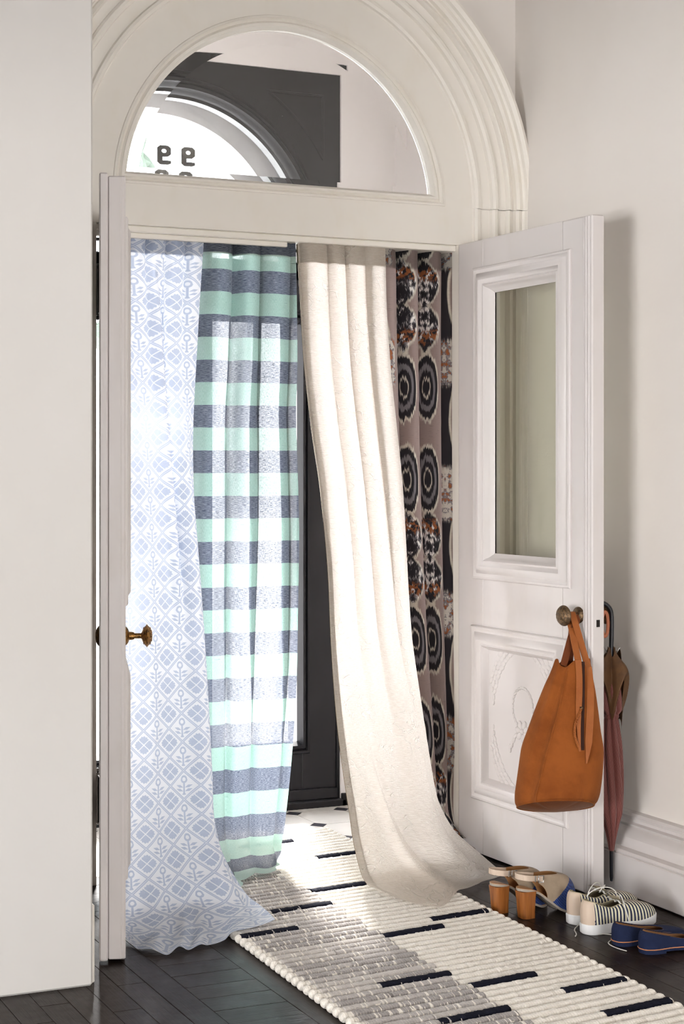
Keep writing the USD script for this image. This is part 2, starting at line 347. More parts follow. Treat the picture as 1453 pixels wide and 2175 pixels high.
bv = grid(np.array(Pr), close_u=True, close_v=True); bv.fix_normals(); part(w1, 'pane', bv, M['bevel_glass'], False, label='clear glass with a wide bevelled border')
# stop strips under the transom bar
t2 = thing('trim_2', 'narrow white stop strips under the transom bar and down the jambs', 'moulding', kind='structure')
part(t2, 'head_strip', box(-.70, .70, .016, .15, 2.178, 2.2, .003), M['trim'])
part(t2, 'lower_strip', box(-.70, .02, .03, .05, 2.160, 2.178, .002), M['trim'])
for s in (1, -1): part(t2, 'side_strip', box(min(s * .703, s * .72), max(s * .703, s * .72), .045, .055, 0, 2.178, .002), M['trim'])

# entry behind the arch
er = thing('wall_entry_right', 'pinkish white right wall of the entry', 'wall', kind='structure'); part(er, 'plaster', box(.90, 1.05, .17, 1.0, 0, 3.4), M['entry'])
el = thing('wall_entry_left', 'pinkish white left wall of the entry', 'wall', kind='structure'); part(el, 'plaster', box(-1.2, -1.05, .17, 1.0, 0, 3.4), M['entry'])
ec = thing('ceiling_entry', 'white ceiling of the entry', 'ceiling', kind='structure'); part(ec, 'plaster', box(-1.2, 1.05, .17, 1.0, 3.4, 3.5), M['entry'])
FX, FR = -.09, .735                    # middle and half width of the dark front door surround
FZ = 2.268
eb = thing('wall_entry_front', 'pinkish white wall around the dark front door', 'wall', kind='structure')
part(eb, 'plaster', wall_with_hole(-1.2, 1.05, .80, .2, [sbox(FX - FR, -.1, FX + FR, 3.004)], 3.5), M['entry'])
part(eb, 'base_strip', box(FX + FR, .90, .785, .80, 0, .05, .002), M['black_paint'])
ef = thing('floor_entry', 'white octagonal entry tiles with small dark diamond insets', 'floor', kind='structure')
part(ef, 'grout_bed', box(-1.2, 1.05, .10, 1.0, -.1, -.003), M['grout'])
PT, DH = .217, .036
for i in range(-6, 4):
    for j in range(-2, 4):
        cx, cy = .393 + i * PT, .297 + j * PT
        x0, x1, y0, y1 = cx + .001, cx + PT - .001, cy + .001, cy + PT - .001
        o = Polygon([(x0 + DH, y0), (x1 - DH, y0), (x1, y0 + DH), (x1, y1 - DH), (x1 - DH, y1), (x0 + DH, y1), (x0, y1 - DH), (x0, y0 + DH)]).intersection(sbox(-1.05, .102, .90, .80))
        if not o.is_empty and o.area > 1e-4:
            m = extr(o, .011); m.apply_translation((0, 0, -.0105)); part(ef, 'tile', m, M['tile'], smooth=False)
        d = Polygon([(cx - DH + .001, cy), (cx, cy - DH + .001), (cx + DH - .001, cy), (cx, cy + DH - .001)]).intersection(sbox(-1.05, .102, .90, .80))
        if not d.is_empty and d.area > 1e-4:
            m = extr(d, .011); m.apply_translation((0, 0, -.0104)); part(ef, 'inset', m, M['dot'], smooth=False)

# dark front door with its round-headed light
w2 = thing('window_2', 'dark square-headed surround with a round-arched light over the front door', 'window', kind='structure')
ZT = 2.16
sur = sbox(FX - FR, ZT, FX + FR, 3.004).difference(archp(FX, FZ, .615, ZT + .06))
part(w2, 'surround_board', to_y(extr(sur, .05), .86), M['black_paint'])
an2 = np.linspace(0, pi, 61)
def arcs(prof, y): return grid(np.array([[(FX + r * cos(t), y - p, FZ + r * sin(t)) for t in an2] for r, p in prof]), flip=True)
part(w2, 'arch_bead', arcs([(.665, 0), (.660, .012), (.648, .016), (.640, .010), (.632, .020), (.618, .020), (.610, .004), (.600, -.006), (.596, -.02), (.585, -.024), (.585, -.07)], .81), M['black_paint'], 40)
part(w2, 'pane', to_y(extr(archp(FX, FZ, .60, ZT + .05), .004), .865), M['glass'])
for s in (1, -1):
    arc = [(FX + s * .76 * cos(t), FZ + .76 * sin(t)) for t in np.linspace(rad(58), rad(30.5), 24)]
    A = [(FX + s * .655, z) for z in np.linspace(2.665, 2.912, 10)] + [(x, 2.912) for x in np.linspace(FX + s * .655, FX + s * .40, 10)[1:-1]]
    A, arc = A[:-1], arc
    ring = [(x, .812, z) for x, z in A + arc]
    part(w2, 'spandrel_bead', tube(ring, .007, 6, closed=True, up=(0, 1, 0)), M['black_paint'])
def digit9():
    b = Polygon([(.012, 0), (.046, 0), (.058, .012), (.058, .088), (.046, .10), (.012, .10), (0, .088), (0, .054), (.012, .042), (.036, .040), (.036, .022), (.0, .022), (.0, .006)])
    return b.difference(Point(.029, .071).buffer(.0105))
for k in (0, 1):
    q = extr(digit9(), .004); v = q.vertices
    part(w2, 'digit', fix(T(np.c_[.022 - k * .104 - v[:, 0], .8705 + v[:, 2], 2.594 + v[:, 1] * .76], q.faces)), M['iron'], label='house number nine seen from behind')
d3 = thing('door_3', 'black double front door with tall clear glass panels', 'door', kind='structure')
for s in (-1, 1):
    xa, xb = (FX - FR + .015, FX - .003) if s < 0 else (FX + .003, FX + FR - .015)
    st = .155
    for a, b in ((xa, xa + st), (xb - st, xb)): part(d3, 'stile', box(a, b, .815, .86, .03, 2.15, .003), M['black_paint'])
    part(d3, 'rail', box(xa + st, xb - st, .816, .859, .03, .255, .002), M['black_paint']); part(d3, 'rail', box(xa + st, xb - st, .816, .859, 1.99, 2.15, .002), M['black_paint'])
    part(d3, 'pane_bead', frame_profile(xa + st - .035, xb - st + .035, .22, 2.025, [(0, 0), (.004, .008), (.014, .010), (.018, .002), (.026, .012), (.036, .012), (.044, -.006), (.05, -.02)], .815), M['black_paint'], 40)
    part(d3, 'pane', box(xa + st, xb - st, .838, .842, .25, 2.0), M['glass'])
    part(d3, 'weather_bar', box(xa, xb, .80, .815, .03, .075, .004), M['black_paint'])
part(d3, 'head_bar', box(FX - FR, FX + FR, .81, .87, 2.152, 2.225, .003), M['black_paint'])
part(d3, 'threshold', box(FX - FR, FX + FR + .02, .785, .92, -.01, .028, .004), M['black_paint'])
for s in (-1, 1): part(d3, 'frame_post', box(FX + s * FR - .013 * (s > 0), FX + s * FR + .013 * (s < 0), .81, .87, .028, 2.155), M['black_paint'])

# outside: stone portal, step, street
po = thing('stone_portal', 'pale grey arched stone portal outside the front door', 'portal', kind='structure')
pm = wall_with_hole(-3, 3, 1.0, .38, [archp(FX, FZ, .56, -.2).union(sbox(FX - .78, -.2, FX + .78, 2.2))], 4.2, -.2)
part(po, 'reveal', pm, M['stone'], 20)
sd = thing('entrance_step', 'pale stone step outside the front door', 'step', kind='structure'); part(sd, 'slab', box(-1.5, 1.5, .92, 2.4, -.15, -.012, .01), M['stone'])
tr_ = thing('street_tree', 'narrow dark street tree glimpsed through the fanlight beside the house numbers', 'tree', loc=(3.0, 9.4, -.5))
zt_ = np.linspace(0, 1, 40); pt_ = np.arange(36) * 2 * pi / 36; q_ = np.random.default_rng(4)
part(tr_, 'crown', grid(np.array([[(R_ * cos(a), R_ * sin(a), 3.0 + 2.45 * t) for a, R_ in zip(pt_, .02 + .42 * (1 - t) ** .8 * (.45 + .55 * abs(sin(t * 19))) * (1 + .35 * q_.standard_normal(36).clip(-1, 1)))] for t in zt_]), close_v=True), plain('tree_green', (.06, .08, .06), .9), False)
part(tr_, 'trunk', tube([(0, 0, .0), (0.02, 0, 1.8), (0, 0, 4.0)], .06, 8, up=(1, 0, 0)), plain('bark', (.08, .06, .05), .9))
gd = thing('ground_street', 'pale paved street outside', 'street', kind='structure'); part(gd, 'paving', box(-40, 40, 2.4, 60, -.6, -.5), M['outer_wall'])

# ------------------------------------------------------------------ the two inner door leaves
def local(sgn):
    def f(m):
        v = np.array(m.vertices); v[:, 1] *= sgn; return fix(T(v, m.faces if sgn > 0 else m.faces[:, ::-1]))
    return f
KNOB = [(0, .079), (.006, .079), (.012, .0775), (.022, .074), (.029, .0685), (.033, .063), (.034, .060), (.033, .0565), (.028, .0525), (.020, .049), (.012, .047), (.009, .044), (.0085, .030), (.010, .026), (.0, .026)]
KNOB2 = [(0, .078), (.008, .0775), (.018, .074), (.026, .069), (.0285, .0655), (.031, .0645), (.0325, .0625), (.031, .0605), (.0285, .0595), (.026, .056), (.018, .051), (.010, .048), (.0075, .046), (.0075, .024), (.0, .024)]
DOME = [(0, .034), (.010, .0335), (.022, .030), (.033, .021), (.041, .009), (.0435, .0), (0, 0)]
ROSE = [(0, .026), (.010, .026), (.011, .022), (.012, .012), (.020, .009), (.024, .006), (.0265, .003), (.027, 0), (0, 0)]
def on_face(prof, u, z, n=28, out=1):
    m = lathe(prof, n); v = m.vertices.copy(); return T(np.c_[u + v[:, 0], v[:, 2] * out, z + v[:, 1]], m.faces)
def make_door(name, label, loc, ang, sgn, W, right):
    L = local(sgn); t = thing(name, label, 'door', kind='structure', loc=loc, rotz=ang); D = M['door']; th = .05 if right else .050
    g0, g1 = .192, W - .141; p0, p1 = .135, W - .165
    add = lambda nm, m, mat=D, sm=35, **k: part(t, nm, L(m), mat, sm, **k)
    add('stile', box(0, .15, -th, 0, .008, 2.2, .002)); add('stile', box(W - .15, W, -th, 0, .008, 2.2, .004))
    add('rail', box(.15, W - .15, -th, -.0006, 2.05, 2.2, .0012)); add('rail', box(.15, W - .15, -th, -.0006, .77, 1.05, .0012)); add('rail', box(.15, W - .15, -th, -.0006, .008, .255, .0012))
    add('lower_panel', box(.14, W - .14, -.034, -.011, .22, .80))
    BOL = [(0, 0), (.0, .006), (.004, .010), (.010, .011), (.016, .007), (.022, .006), (.028, .012), (.038, .019), (.048, .019), (.056, .011), (.062, .009), (.068, .012), (.074, .006), (.078, -.004), (.084, -.012), (.095, -.022)]
    def mould(a, b, c, d): m = frame_profile(a, b, c, d, BOL, 0.); v = m.vertices.copy(); v[:, 1] *= -1; return T(v, m.faces[:, ::-1])
    add('glass_moulding', mould(.097, W - .101, .988, 2.102)); add('panel_moulding', mould(.086, W - .117, .20, .822))
    back = lambda a, b, c, d: T(np.array(mould(a, b, c, d).vertices) * [1, -(1 if right else .15), 1] - [0, th, 0], mould(a, b, c, d).faces[:, ::-1])
    add('glass_moulding', back(.097, W - .101, .988, 2.102)); add('panel_moulding', back(.086, W - .117, .20, .822))
    add('pane', box(g0 - .02, g1 + .02, -.028, -.023, 1.03, 2.06), M['door_glass'])
    if right:
        for u, r in ((W - .041, .0035), (W - .030, .0055), (W - .017, .0045)): add('edge_bead', tube([(u, -.001, .012), (u, -.001, 1.0), (u, -.001, 2.196)], r, 10, up=(1, 0, 0)))
    else:
        add('astragal', box(W - .030, W + .016, -th - .024, -th, .008, 2.206, .004))
        add('edge_bead', box(W - .002, W + .004, -th + .002, -.012, .01, 2.197, .002))
    # carved garland and wreath on the lower panel
    c, zc = (p0 + p1) / 2 + .01, .513; ms = []; rr = np.random.default_rng(5)
    for k in range(72):
        a = 2 * pi * k / 72; ca, sa = cos(a), sin(a); corner = abs(sin(2 * a))
        if corner < .28: continue
        s2 = .006 + .011 * corner * rr.uniform(.7, 1.15)
        for j in range(3 if corner > .75 else 2 if corner > .5 else 1):
            q = 1 + .085 * j
            ms.append(ell((c + .170 * q * ca, -.011, zc + .243 * q * sa), (s2 * .62, .0032, s2), 1, rotm((0, 1, 0), -a + rr.uniform(-.4, .4))))
    for k in range(26):
        a = 2 * pi * k / 26; ms.append(ell((c + .056 * cos(a), -.011, zc + .045 + .070 * sin(a)), (.005, .0038, .0105), 1, rotm((0, 1, 0), -a + .35)))
    for k in range(7):
        a = 2 * pi * k / 7 + .3; ms.append(ell((c + .024 * cos(a), -.010, zc - .035 + .024 * sin(a)), (.011, .006, .017), 1, rotm((0, 1, 0), pi / 2 - a)))
    ms.append(ell((c, -.009, zc - .035), (.010, .007, .010), 1))
    for sx in (-1, 1):
        for k in range(4): ms.append(ell((c + sx * (.040 + .010 * k), -.010, zc - .055 - .016 * k), (.016, .004, .007), 1, rotm((0, 1, 0), sx * (.7 + .3 * k))))
    add('carved_ornament', cat(ms), D, 60)
    # knobs on both faces, edge lock plate, hinges
    ku = W - .067
    for out, off in ((1, 0), (-1, -th)):
        m = on_face(KNOB if right else KNOB2 if out > 0 else DOME, ku, .906, 32, out); m.apply_translation((0, off, 0))
        r = on_face(ROSE, ku, .906, 28, out); r.apply_translation((0, off, 0))
        kp = add('knob', m, M['old_brass' if right else 'brass'], 40, label='dull old brass knob' if right else 'patterned brass knob with a raised rim')
        part(kp, 'rose', L(r), M['old_brass' if right else 'brass'])
        if out == 1:
            deco = []
            for k in range(14):
                a = 2 * pi * k / 14
                for r1, w in ((.0215, .0722), (.0130, .0757)) + (((.0215, .0530),) if not right else ()):
                    deco.append(ell((ku + r1 * cos(a + r1 * 60), w, .906 + r1 * sin(a + r1 * 60)), (.0017, .0011, .0040), 1, rotm((0, 1, 0), -a + .6)))
            part(kp, 'relief', L(cat(deco)), M['brass'], 60)
    add('lock_plate', box(W - .0005, W + .0012, -.030, -.017, .872, .895, .0004), M['steel'] if not right else M['iron'])
    hx, hy = (-.002, -th - .004) if right else (-.030, -th - .016)
    for z in (1.975, .285):
        add('hinge', cat([tube([(hx, hy, z - .08), (hx, hy, z), (hx, hy, z + .08)], .008, 12, up=(1, 0, 0)), ell((hx, hy, z + .087), (.007, .007, .008), 2), ell((hx, hy, z - .087), (.007, .007, .008), 2),
                          box(hx, .03, hy, hy + .003, z - .075, z + .075), box(.0, .03, hy, -th + .001, z - .075, z + .075)]), M['iron'])
    return t
A1 = math.atan2(-.74, .029)
make_door('door_2', 'open white panelled right door with a tall glass pane and carved lower panel', (.698, -.002, 0), A1, -1, .741, True)
A2 = math.atan2(-.794, -.266)
make_door('door_1', 'open white left door seen edge-on with a patterned brass knob', (-.625, .0, 0), A2, 1, .837, False)

# ------------------------------------------------------------------ curtains
def cloth_sheet(rows, hem, nu, nv, fold, t_mid=.45):
    """rows: (z, xL, yL, xR, yR) from the rod down; hem: the line of the bottom hem, left to right. fold(u, t) -> (towards the room, sideways) in metres. Returns points (nv, nu, 3) and uv in metres."""
    from scipy.interpolate import PchipInterpolator, CubicSpline
    u = np.linspace(0, 1, nu); K = [np.stack([xl + (xr - xl) * u, yl + (yr - yl) * u, np.full(nu, z)], 1) for z, xl, yl, xr, yr in rows]
    h = np.asarray(hem, float); d = np.r_[0, np.cumsum(np.linalg.norm(np.diff(h, axis=0), axis=1))]; K.append(PchipInterpolator(d / d[-1], h)(u))
    K = np.array(K); kd = np.r_[0, np.cumsum(np.linalg.norm(np.diff(K, axis=0), axis=2).mean(1))]; kd /= kd[-1]
    t = np.linspace(0, 1, nv); P = PchipInterpolator(kd, K)(t)
    U, TT = np.meshgrid(u, t); a, b = fold(U, TT)
    e = P[:, -1] - P[:, 0]; e[:, 2] = 0; e /= np.linalg.norm(e, axis=1, keepdims=True); n = np.stack([e[:, 1], -e[:, 0], 0 * e[:, 0]], 1)
    P = P + n[:, None] * a[..., None] + e[:, None] * b[..., None]
    k = int(t_mid * nv); uu = np.r_[0, np.cumsum(np.linalg.norm(np.diff(P[k], axis=0), axis=1))]
    vv = np.r_[0, np.cumsum(np.linalg.norm(np.diff(K[0] * 0 + P, axis=0), axis=2).mean(1))] if False else np.r_[0, np.cumsum(np.median(np.linalg.norm(np.diff(P, axis=0), axis=2), axis=1))]
    return P, np.stack(np.meshgrid(uu, vv), -1), n
def sheet_part(t, name, P, uv, mat, label=None): return part(t, name, grid(P), mat, True, uv=uv.reshape(-1, 2), label=label)
def curtain(name, label, cat_, rows, hem, fold, mat, tape, nu=220, nv=420, head=.075, side=None, bottom=None, t_mid=.45, umap=None):
    P, uv, n = cloth_sheet(rows, hem, nu, nv, fold, t_mid)
    if umap: uv[..., 0] = umap(np.linspace(0, 1, nu))[None]
    t = thing(name, label, 'curtain', 'curtains hung in the doorway')
    sheet_part(t, 'panel', P, uv, mat)
    k = int(np.searchsorted(uv[:, 0, 1], head)); off = -n[:, None] * .0022
    sheet_part(t, 'heading_tape', (P + off)[:k], uv[:k], tape)
    if side: m = max(2, int(side * nu)); sheet_part(t, 'side_hem', (P + off)[k - 2:, :m], uv[k - 2:, :m], tape)
    if bottom: m = nv - int(np.searchsorted(uv[:, 0, 1], uv[-1, 0, 1] - bottom)); sheet_part(t, 'bottom_hem', (P - off * .8 + [0, 0, .001])[-m:], uv[-m:], tape if bottom else mat)
    return t
def smooth(x, a, b): x = np.clip((x - a) / (b - a), 0, 1); return x * x * (3 - 2 * x)
gau = lambda u, c, w: np.exp(-((u - c) / w) ** 2)

# blue: lattice with blossoms and sprigs
g = G(); U, V = g.uv(); a, b = (U + .03) / .098, V / .0930
nz = g.noise(g.vec(U, V), 260., 2., .6) - .5
ln = (a + b).cen().abs().min((a - b).cen().abs()); line = g.step(ln, .066, .048) * (g.step(ln, .010, .02) * .6 + .4)
lx, ly = a.cen(), (b - .5).cen(); r = (lx * lx + ly * ly).sqrt(); th = g.math('arctan2', ly, lx)
petal = (th * 4.).sin().abs() if False else ((th * 2.).sin() * (th * 2.).sin()) * -.055
scal = (th * 20.).sin() * .014
flower = g.step(r - (petal + .300) - scal, .012, -.012) * g.step((lx - ly).abs().min((lx + ly).abs()), .014, .03) * g.step(r, .022, .034)
px, py = (a - .5).cen(), b.cen(); q = px.abs()
rr1 = g.math('multiply_add', px, px, (py + .20) * (py + .20) * .7).sqrt(); drop = rr1 + (q - .06).max(0.) * .25 * (py + .2).lt(0.)
ring = g.step(drop, .125, .105) * g.step(drop, .05, .066)
stem = g.step(q, .034, .022) * (py.gt(-.10) * py.lt(.34)) ; foot = g.step(q - (py - .20) * .45, .012, -.004) * (py.gt(.22) * py.lt(.335))
def leaf(cy):
    e1 = (q - .150) * .92 + (py - cy) * -.39; e2 = (q - .150) * .39 + (py - cy) * .92
    return g.step(e1.abs() * .50 + e2.abs() * 1.35, .074, .058)
pl = ring.max(stem).max(foot).max(leaf(.035 - .0)).max(leaf(.165))
mask = line.max(flower).max(pl) * (nz * .5 + .95)
col = g.mix(mask, (.80, .83, .90), (.45, .52, .67)); tc = g.mix(mask, (.81, .82, .85), (.50, .555, .68))
M['blue_cloth'] = cloth('blue_lattice_cloth', g, col, .31, None, g.bump(mask, .15, .002), .7, tc)
M['blue_tape'] = plain('blue_heading_cloth', (.42, .50, .66), .8)
# mint and navy stripes, loosely woven
g = G(); U, V = g.uv(); wob = (g.noise(g.vec(U * 3., V * 2.), 2., 2.) - .5) * .006
s = ((V + wob - .1045) / .1575).frac(); navy = g.step((s - .27).abs(), .253, .243).max(V.lt(.050))
tex = g.noise(g.vec(U * 60., V * 900.), 1., 3., .7); tex2 = g.noise(g.vec(U * 900., V * 110.), 1., 2., .7); slub = g.step(g.noise(g.vec(U * 26., V * 520.), 1., 2., .6), .66, .74)
nv_ = g.mix(g.step(tex, .35, .72), (.045, .058, .095), (.33, .36, .41)); mint = g.mix(g.step(tex2, .3, .8), (.42, .55, .495), (.58, .70, .65))
col = g.mix(navy, mint, nv_); col = g.mix(slub * .7, col, (.05, .07, .12))
tc = g.mix(navy, g.mix(g.step(tex2, .3, .8), (.20, .36, .32), (.31, .48, .44)), g.mix(g.step(tex, .35, .72), (.045, .06, .10), (.27, .30, .36))); tc = g.mix(slub * .6, tc, (.05, .07, .12))
M['stripe_cloth'] = cloth('striped_gauze', g, col, .42, g.step(tex2 * .55 + tex * .45, .40, .68) * g.step(g.noise(g.vec(U * 9., V * .5), 1., 2.), .35, .65) * .14 + .012, None, .8, tc)
M['stripe_tape'] = plain('navy_heading_cloth', (.035, .045, .075), .8)
# ivory with corded vines
g = G(); U, V = g.uv(); p = g.vec(U, V); wx = g.noise(p, 9., 3.) ; n1 = g.noise(g.vec(U + wx * .06, V + wx * .05), 16., 2., .45)
cord = g.step(((n1 * 4.2).cen()).abs(), .085, .03) * g.step(g.noise(p, 5., 1.), .46, .56); sl = g.noise(g.vec(U * 45., V * 420.), 1., 3., .65)
col = g.mix(g.step(sl, .3, .75), (.69, .615, .525), (.83, .775, .70)); tc = g.mix(cord * .5, g.mix(g.step(sl, .3, .75), (.82, .745, .695), (.91, .86, .82)), (.93, .89, .85)); col = g.mix(cord * .8, col, (.88, .83, .74))
nr = g.bump(cord * .9 + sl * .55 + g.noise(p, 60., 2.) * .5 + g.noise(p, 22., 3.) * .8, .75, .007)
M['ivory_cloth'] = cloth('ivory_corded_cloth', g, col, .43, None, nr, .8, tc)
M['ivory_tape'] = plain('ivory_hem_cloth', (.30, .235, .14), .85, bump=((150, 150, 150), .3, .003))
# ikat
g = G(); U, V = g.uv(); jag = (g.noise(g.vec(U * 260., V * 7.), 1., 2., .7) - .5) * .055 + (g.noise(g.vec(U * 60., V * 14.), 1., 2., .6) - .5) * .03; Vj = V + jag
CW = .200; ci = (U / CW).floor(); x = (U / CW).frac() - .5; ct = (ci + 2.) - ((ci + 2.) / 3.).floor() * 3.; isB = ct.lt(.5)
ph = (Vj - .497 + .9250) / .925; f = ph.frac()
m1 = (f.cen()) * .925; m2 = ((f - .365).cen()) * .925; dy = m1.abs().min(m2.abs()); xx = x * CW
dm = ((xx / .038) * (xx / .038) + (dy / .118) * (dy / .118)).sqrt()
st = lambda v, c, w=.03: g.step(v, c + w, c - w)
taupe, char, grey, cream, rust = (.265, .20, .182), (.020, .017, .020), (.165, .152, .162), (.55, .50, .42), (.25, .085, .032)
A = g.mix(st(dm, 1.10), taupe, cream); A = g.mix(st(dm, .99), A, char); A = g.mix(st(dm, .74), A, grey); A = g.mix(st(dm, .55), A, char); A = g.mix(st(dm, .33), A, cream); A = g.mix(st(dm, .27), A, char)
mp = (f - .675).cen() * .925; pw = g.math('multiply', (mp.abs() / .16 * 3.14159).sin().max(0.), .040) + .006
inp = st(xx.abs() - pw, 0., .004) * mp.abs().lt(.165); inpe = st(xx.abs() - pw, .007, .004) * mp.abs().lt(.175)
pn = g.noise(g.vec(xx.abs() * 55., mp.abs() * 30., ci * 3.), 1., 3., .6); pc = g.mix(g.step(pn, .50, .56), char, grey); pc = g.mix(g.step(pn, .57, .61), pc, (.75, .72, .68)); pc = g.mix(g.step((mp.abs() - .115).abs(), .03, .012) * g.step(g.noise(g.vec(U * 90., V * 60.), 1., 2.), .45, .55), pc, rust)
A = g.mix(inpe, A, cream); A = g.mix(inp, A, pc)
hw = ((f * 6.28318 * 2.).sin() * .018) + .046; dd = ((xx.abs() - .050).abs() - hw * .62); B = g.mix(st(dd, 0., .002), char, g.mix(st(dd, -.005, .003), cream, taupe))
bl = g.step((f - .42).cen().abs(), .12, .09).max(g.step((f - .9).cen().abs(), .10, .07)); pb = g.noise(g.vec(xx.abs() * 70., V * 38.), 1., 3., .6); pbc = g.mix(g.step(pb, .47, .52), (.46, .42, .37), grey); pbc = g.mix(g.step(pb, .55, .60), pbc, rust); B = g.mix(bl * g.step(xx.abs(), .052, .046), B, pbc)
col = g.mix(isB, A, B); thr = g.step(g.noise(g.vec(U * 40., V * 700.), 1., 2., .6), .62, .72); col = g.mix(thr * .55, col, (.02, .02, .02))
M['ikat_cloth'] = cloth('ikat_cloth', g, col, .42, None, None, .8)
M['ikat_tape'] = plain('ikat_heading_cloth', (.05, .04, .04), .85)

def fold_blue(u, t):
    top = np.exp(-(t / .17) ** 2); ph = 2 * pi * (5.3 * u + .1 + .05 * np.sin(7 * t))
    a = top * .012 * np.cos(ph) + top * .004 * np.cos(2 * ph + 1)
    a += .020 * gau(u, .48 + .24 * t, .045) * smooth(t, .02, .1) * (1 - smooth(t, .45, .62)) - .020 * gau(u, .55 + .24 * t, .03) * smooth(t, .02, .1) * (1 - smooth(t, .40, .55))
    a += .034 * gau(u, .80, .12) * smooth(t, .2, .5) * (1 - smooth(t, .86, 1)) - .046 * smooth(u, .86, 1.0) * smooth(t, .12, .4) * (1 - smooth(t, .9, 1))
    a += -.030 * gau(u, .16, .03) * (1 - smooth(t, .10, .30)) + .012 * gau(u, .34 - .1 * t, .10) * smooth(t, .3, .6) * (1 - smooth(t, .8, .95))
    a += (.014 * np.sin(9 * u + 3) * np.sin(26 * t) + .010 * np.sin(23 * u + 11 * t)) * smooth(t, .84, .94) * (1 - smooth(t, .985, 1))
    b = top * .009 * np.sin(ph) + .010 * gau(u, .50 + .24 * t, .05) * smooth(t, .02, .1) * (1 - smooth(t, .40, .58)) - .012 * smooth(u, .9, 1) * smooth(t, .2, .5) * (1 - smooth(t, .85, .95))
    return a, b
BLUE = [(2.182, -.672, .055, -.290, .055), (2.079, -.674, .05, -.299, .05), (1.854, -.650, .035, -.314, .045), (1.534, -.615, .0, -.332, .015), (1.219, -.622, -.06, -.337, -.05), (.913, -.650, -.14, -.345, -.13),
        (.619, -.690, -.24, -.361, -.22), (.41, -.722, -.33, -.383, -.30), (.25, -.755, -.42, -.401, -.37), (.137, -.780, -.49, -.39, -.45), (.054, -.800, -.55, -.37, -.54)]
curtain('curtain', 'pale blue and white curtain patterned with a flower lattice, nearest the left door', 'curtain', BLUE,
        [(-.82, -.60, .012), (-.825, -.70, .006), (-.80, -.765, .018), (-.765, -.792, .006), (-.725, -.782, .022), (-.69, -.772, .006), (-.655, -.775, .018), (-.62, -.752, .006), (-.575, -.758, .016), (-.54, -.742, .032), (-.47, -.735, .036), (-.385, -.705, .042)], fold_blue, M['blue_cloth'], M['blue_tape'], 240, 460, umap=lambda u: u * .355)
def fold_teal(u, t):
    top = .80 + .20 * np.exp(-(t / .10) ** 2); w = 3.6 * u + .25 + .10 * np.sin(3 * t) + .05 * np.sin(9 * u + 4 * t); ph = 2 * pi * w
    fade = 1 - .72 * smooth(t, .50, .92)
    a = .040 * top * fade * np.cos(ph) + .007 * top * fade * np.cos(2 * ph + 1 + 2 * t)
    a += .02 * gau(u, .62 - .25 * t, .05) * smooth(t, .1, .3) * fade + .016 * np.sin(9 * u + 40 * t) * smooth(t, .93, .97) * (1 - smooth(t, .985, 1))
    return a,   .050 * top * fade * np.sin(ph) * (.75 + .35 * np.sin(2.2 * w + 1))
TEAL = [(2.182, -.296, .085, .088, .085), (2.034, -.296, .085, .090, .085), (1.77, -.306, .085, .086, .075), (1.54, -.322, .08, .071, .055), (1.211, -.33, .07, .074, .04), (.884, -.335, .06, .065, .03),
        (.639, -.335, .05, .054, .02), (.396, -.335, .035, .031, .01), (.236, -.34, .01, .008, 0), (.12, -.345, -.04, -.02, -.02)]
curtain('curtain', 'sheer curtain in wide mint green and navy stripes, second from the left', 'curtain', TEAL,
        [(-.37, -.30, .036), (-.33, -.315, .036), (-.29, -.26, .036), (-.222, -.20, .04), (-.16, -.185, .036), (-.085, -.12, .042)], fold_teal, M['stripe_cloth'], M['stripe_tape'], 200, 420, .058)
def fold_ivory(u, t):
    top = .85 + .15 * np.exp(-(t / .10) ** 2); w = 4.1 * u + .05 + .08 * np.sin(2 * t) + .06 * np.sin(7 * u + 2); ph = 2 * pi * w; fade = 1 - .85 * smooth(t, .30, .82)
    a = .024 * top * fade * np.cos(ph) + .007 * top * fade * np.cos(2 * ph + 2)
    a += .055 * gau(u, .82 - .10 * t, .14) * smooth(t, .55, .80) * (1 - smooth(t, .93, 1)) - .035 * smooth(u, .93, 1) * smooth(t, .3, .7) * (1 - smooth(t, .9, 1))
    a += (.030 * gau(u, .30 + .5 * (t - .8) * 2, .05) - .02 * gau(u, .42 + .5 * (t - .8) * 2, .04)) * smooth(t, .70, .82) * (1 - smooth(t, .94, 1))
    a += (.012 * np.sin(17 * u + 2) * np.sin(30 * t)) * smooth(t, .88, .95) * (1 - smooth(t, .985, 1)) - .012 * smooth(u, .04, 0)
    return a, .030 * top * fade * np.sin(ph) * (.8 + .3 * np.sin(2.3 * w))
IVORY = [(2.183, .052, .05, .399, .05), (2.047, .058, .045, .40, .045), (1.795, .066, .03, .415, .04), (1.543, .084, .005, .432, .02), (1.292, .107, -.03, .452, 0), (1.044, .110, -.08, .463, -.03), (.80, .102, -.13, .472, -.07),
         (.562, .090, -.20, .484, -.12), (.407, .082, -.26, .488, -.16), (.258, .073, -.33, .490, -.21), (.144, .057, -.40, .524, -.27), (.061, .055, -.45, .590, -.34)]
curtain('curtain', 'ivory curtain with corded vine relief sweeping out onto the rug, third from the left', 'curtain', IVORY,
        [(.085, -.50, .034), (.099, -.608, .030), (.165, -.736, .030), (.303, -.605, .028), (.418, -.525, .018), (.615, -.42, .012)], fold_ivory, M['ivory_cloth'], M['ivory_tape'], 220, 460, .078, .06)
def fold_ikat(u, t):
    top = .85 + .15 * np.exp(-(t / .10) ** 2); w = 3.85 * u + .19 + .04 * np.sin(3 * t) + .03 * np.sin(8 * u); ph = 2 * pi * w; fd = 1 - .6 * smooth(t, .8, 1)
    return .052 * top * fd * np.cos(ph) + .006 * np.cos(2 * ph + 1) * fd, .026 * top * fd * np.sin(ph) * (.85 + .25 * np.sin(2 * w))
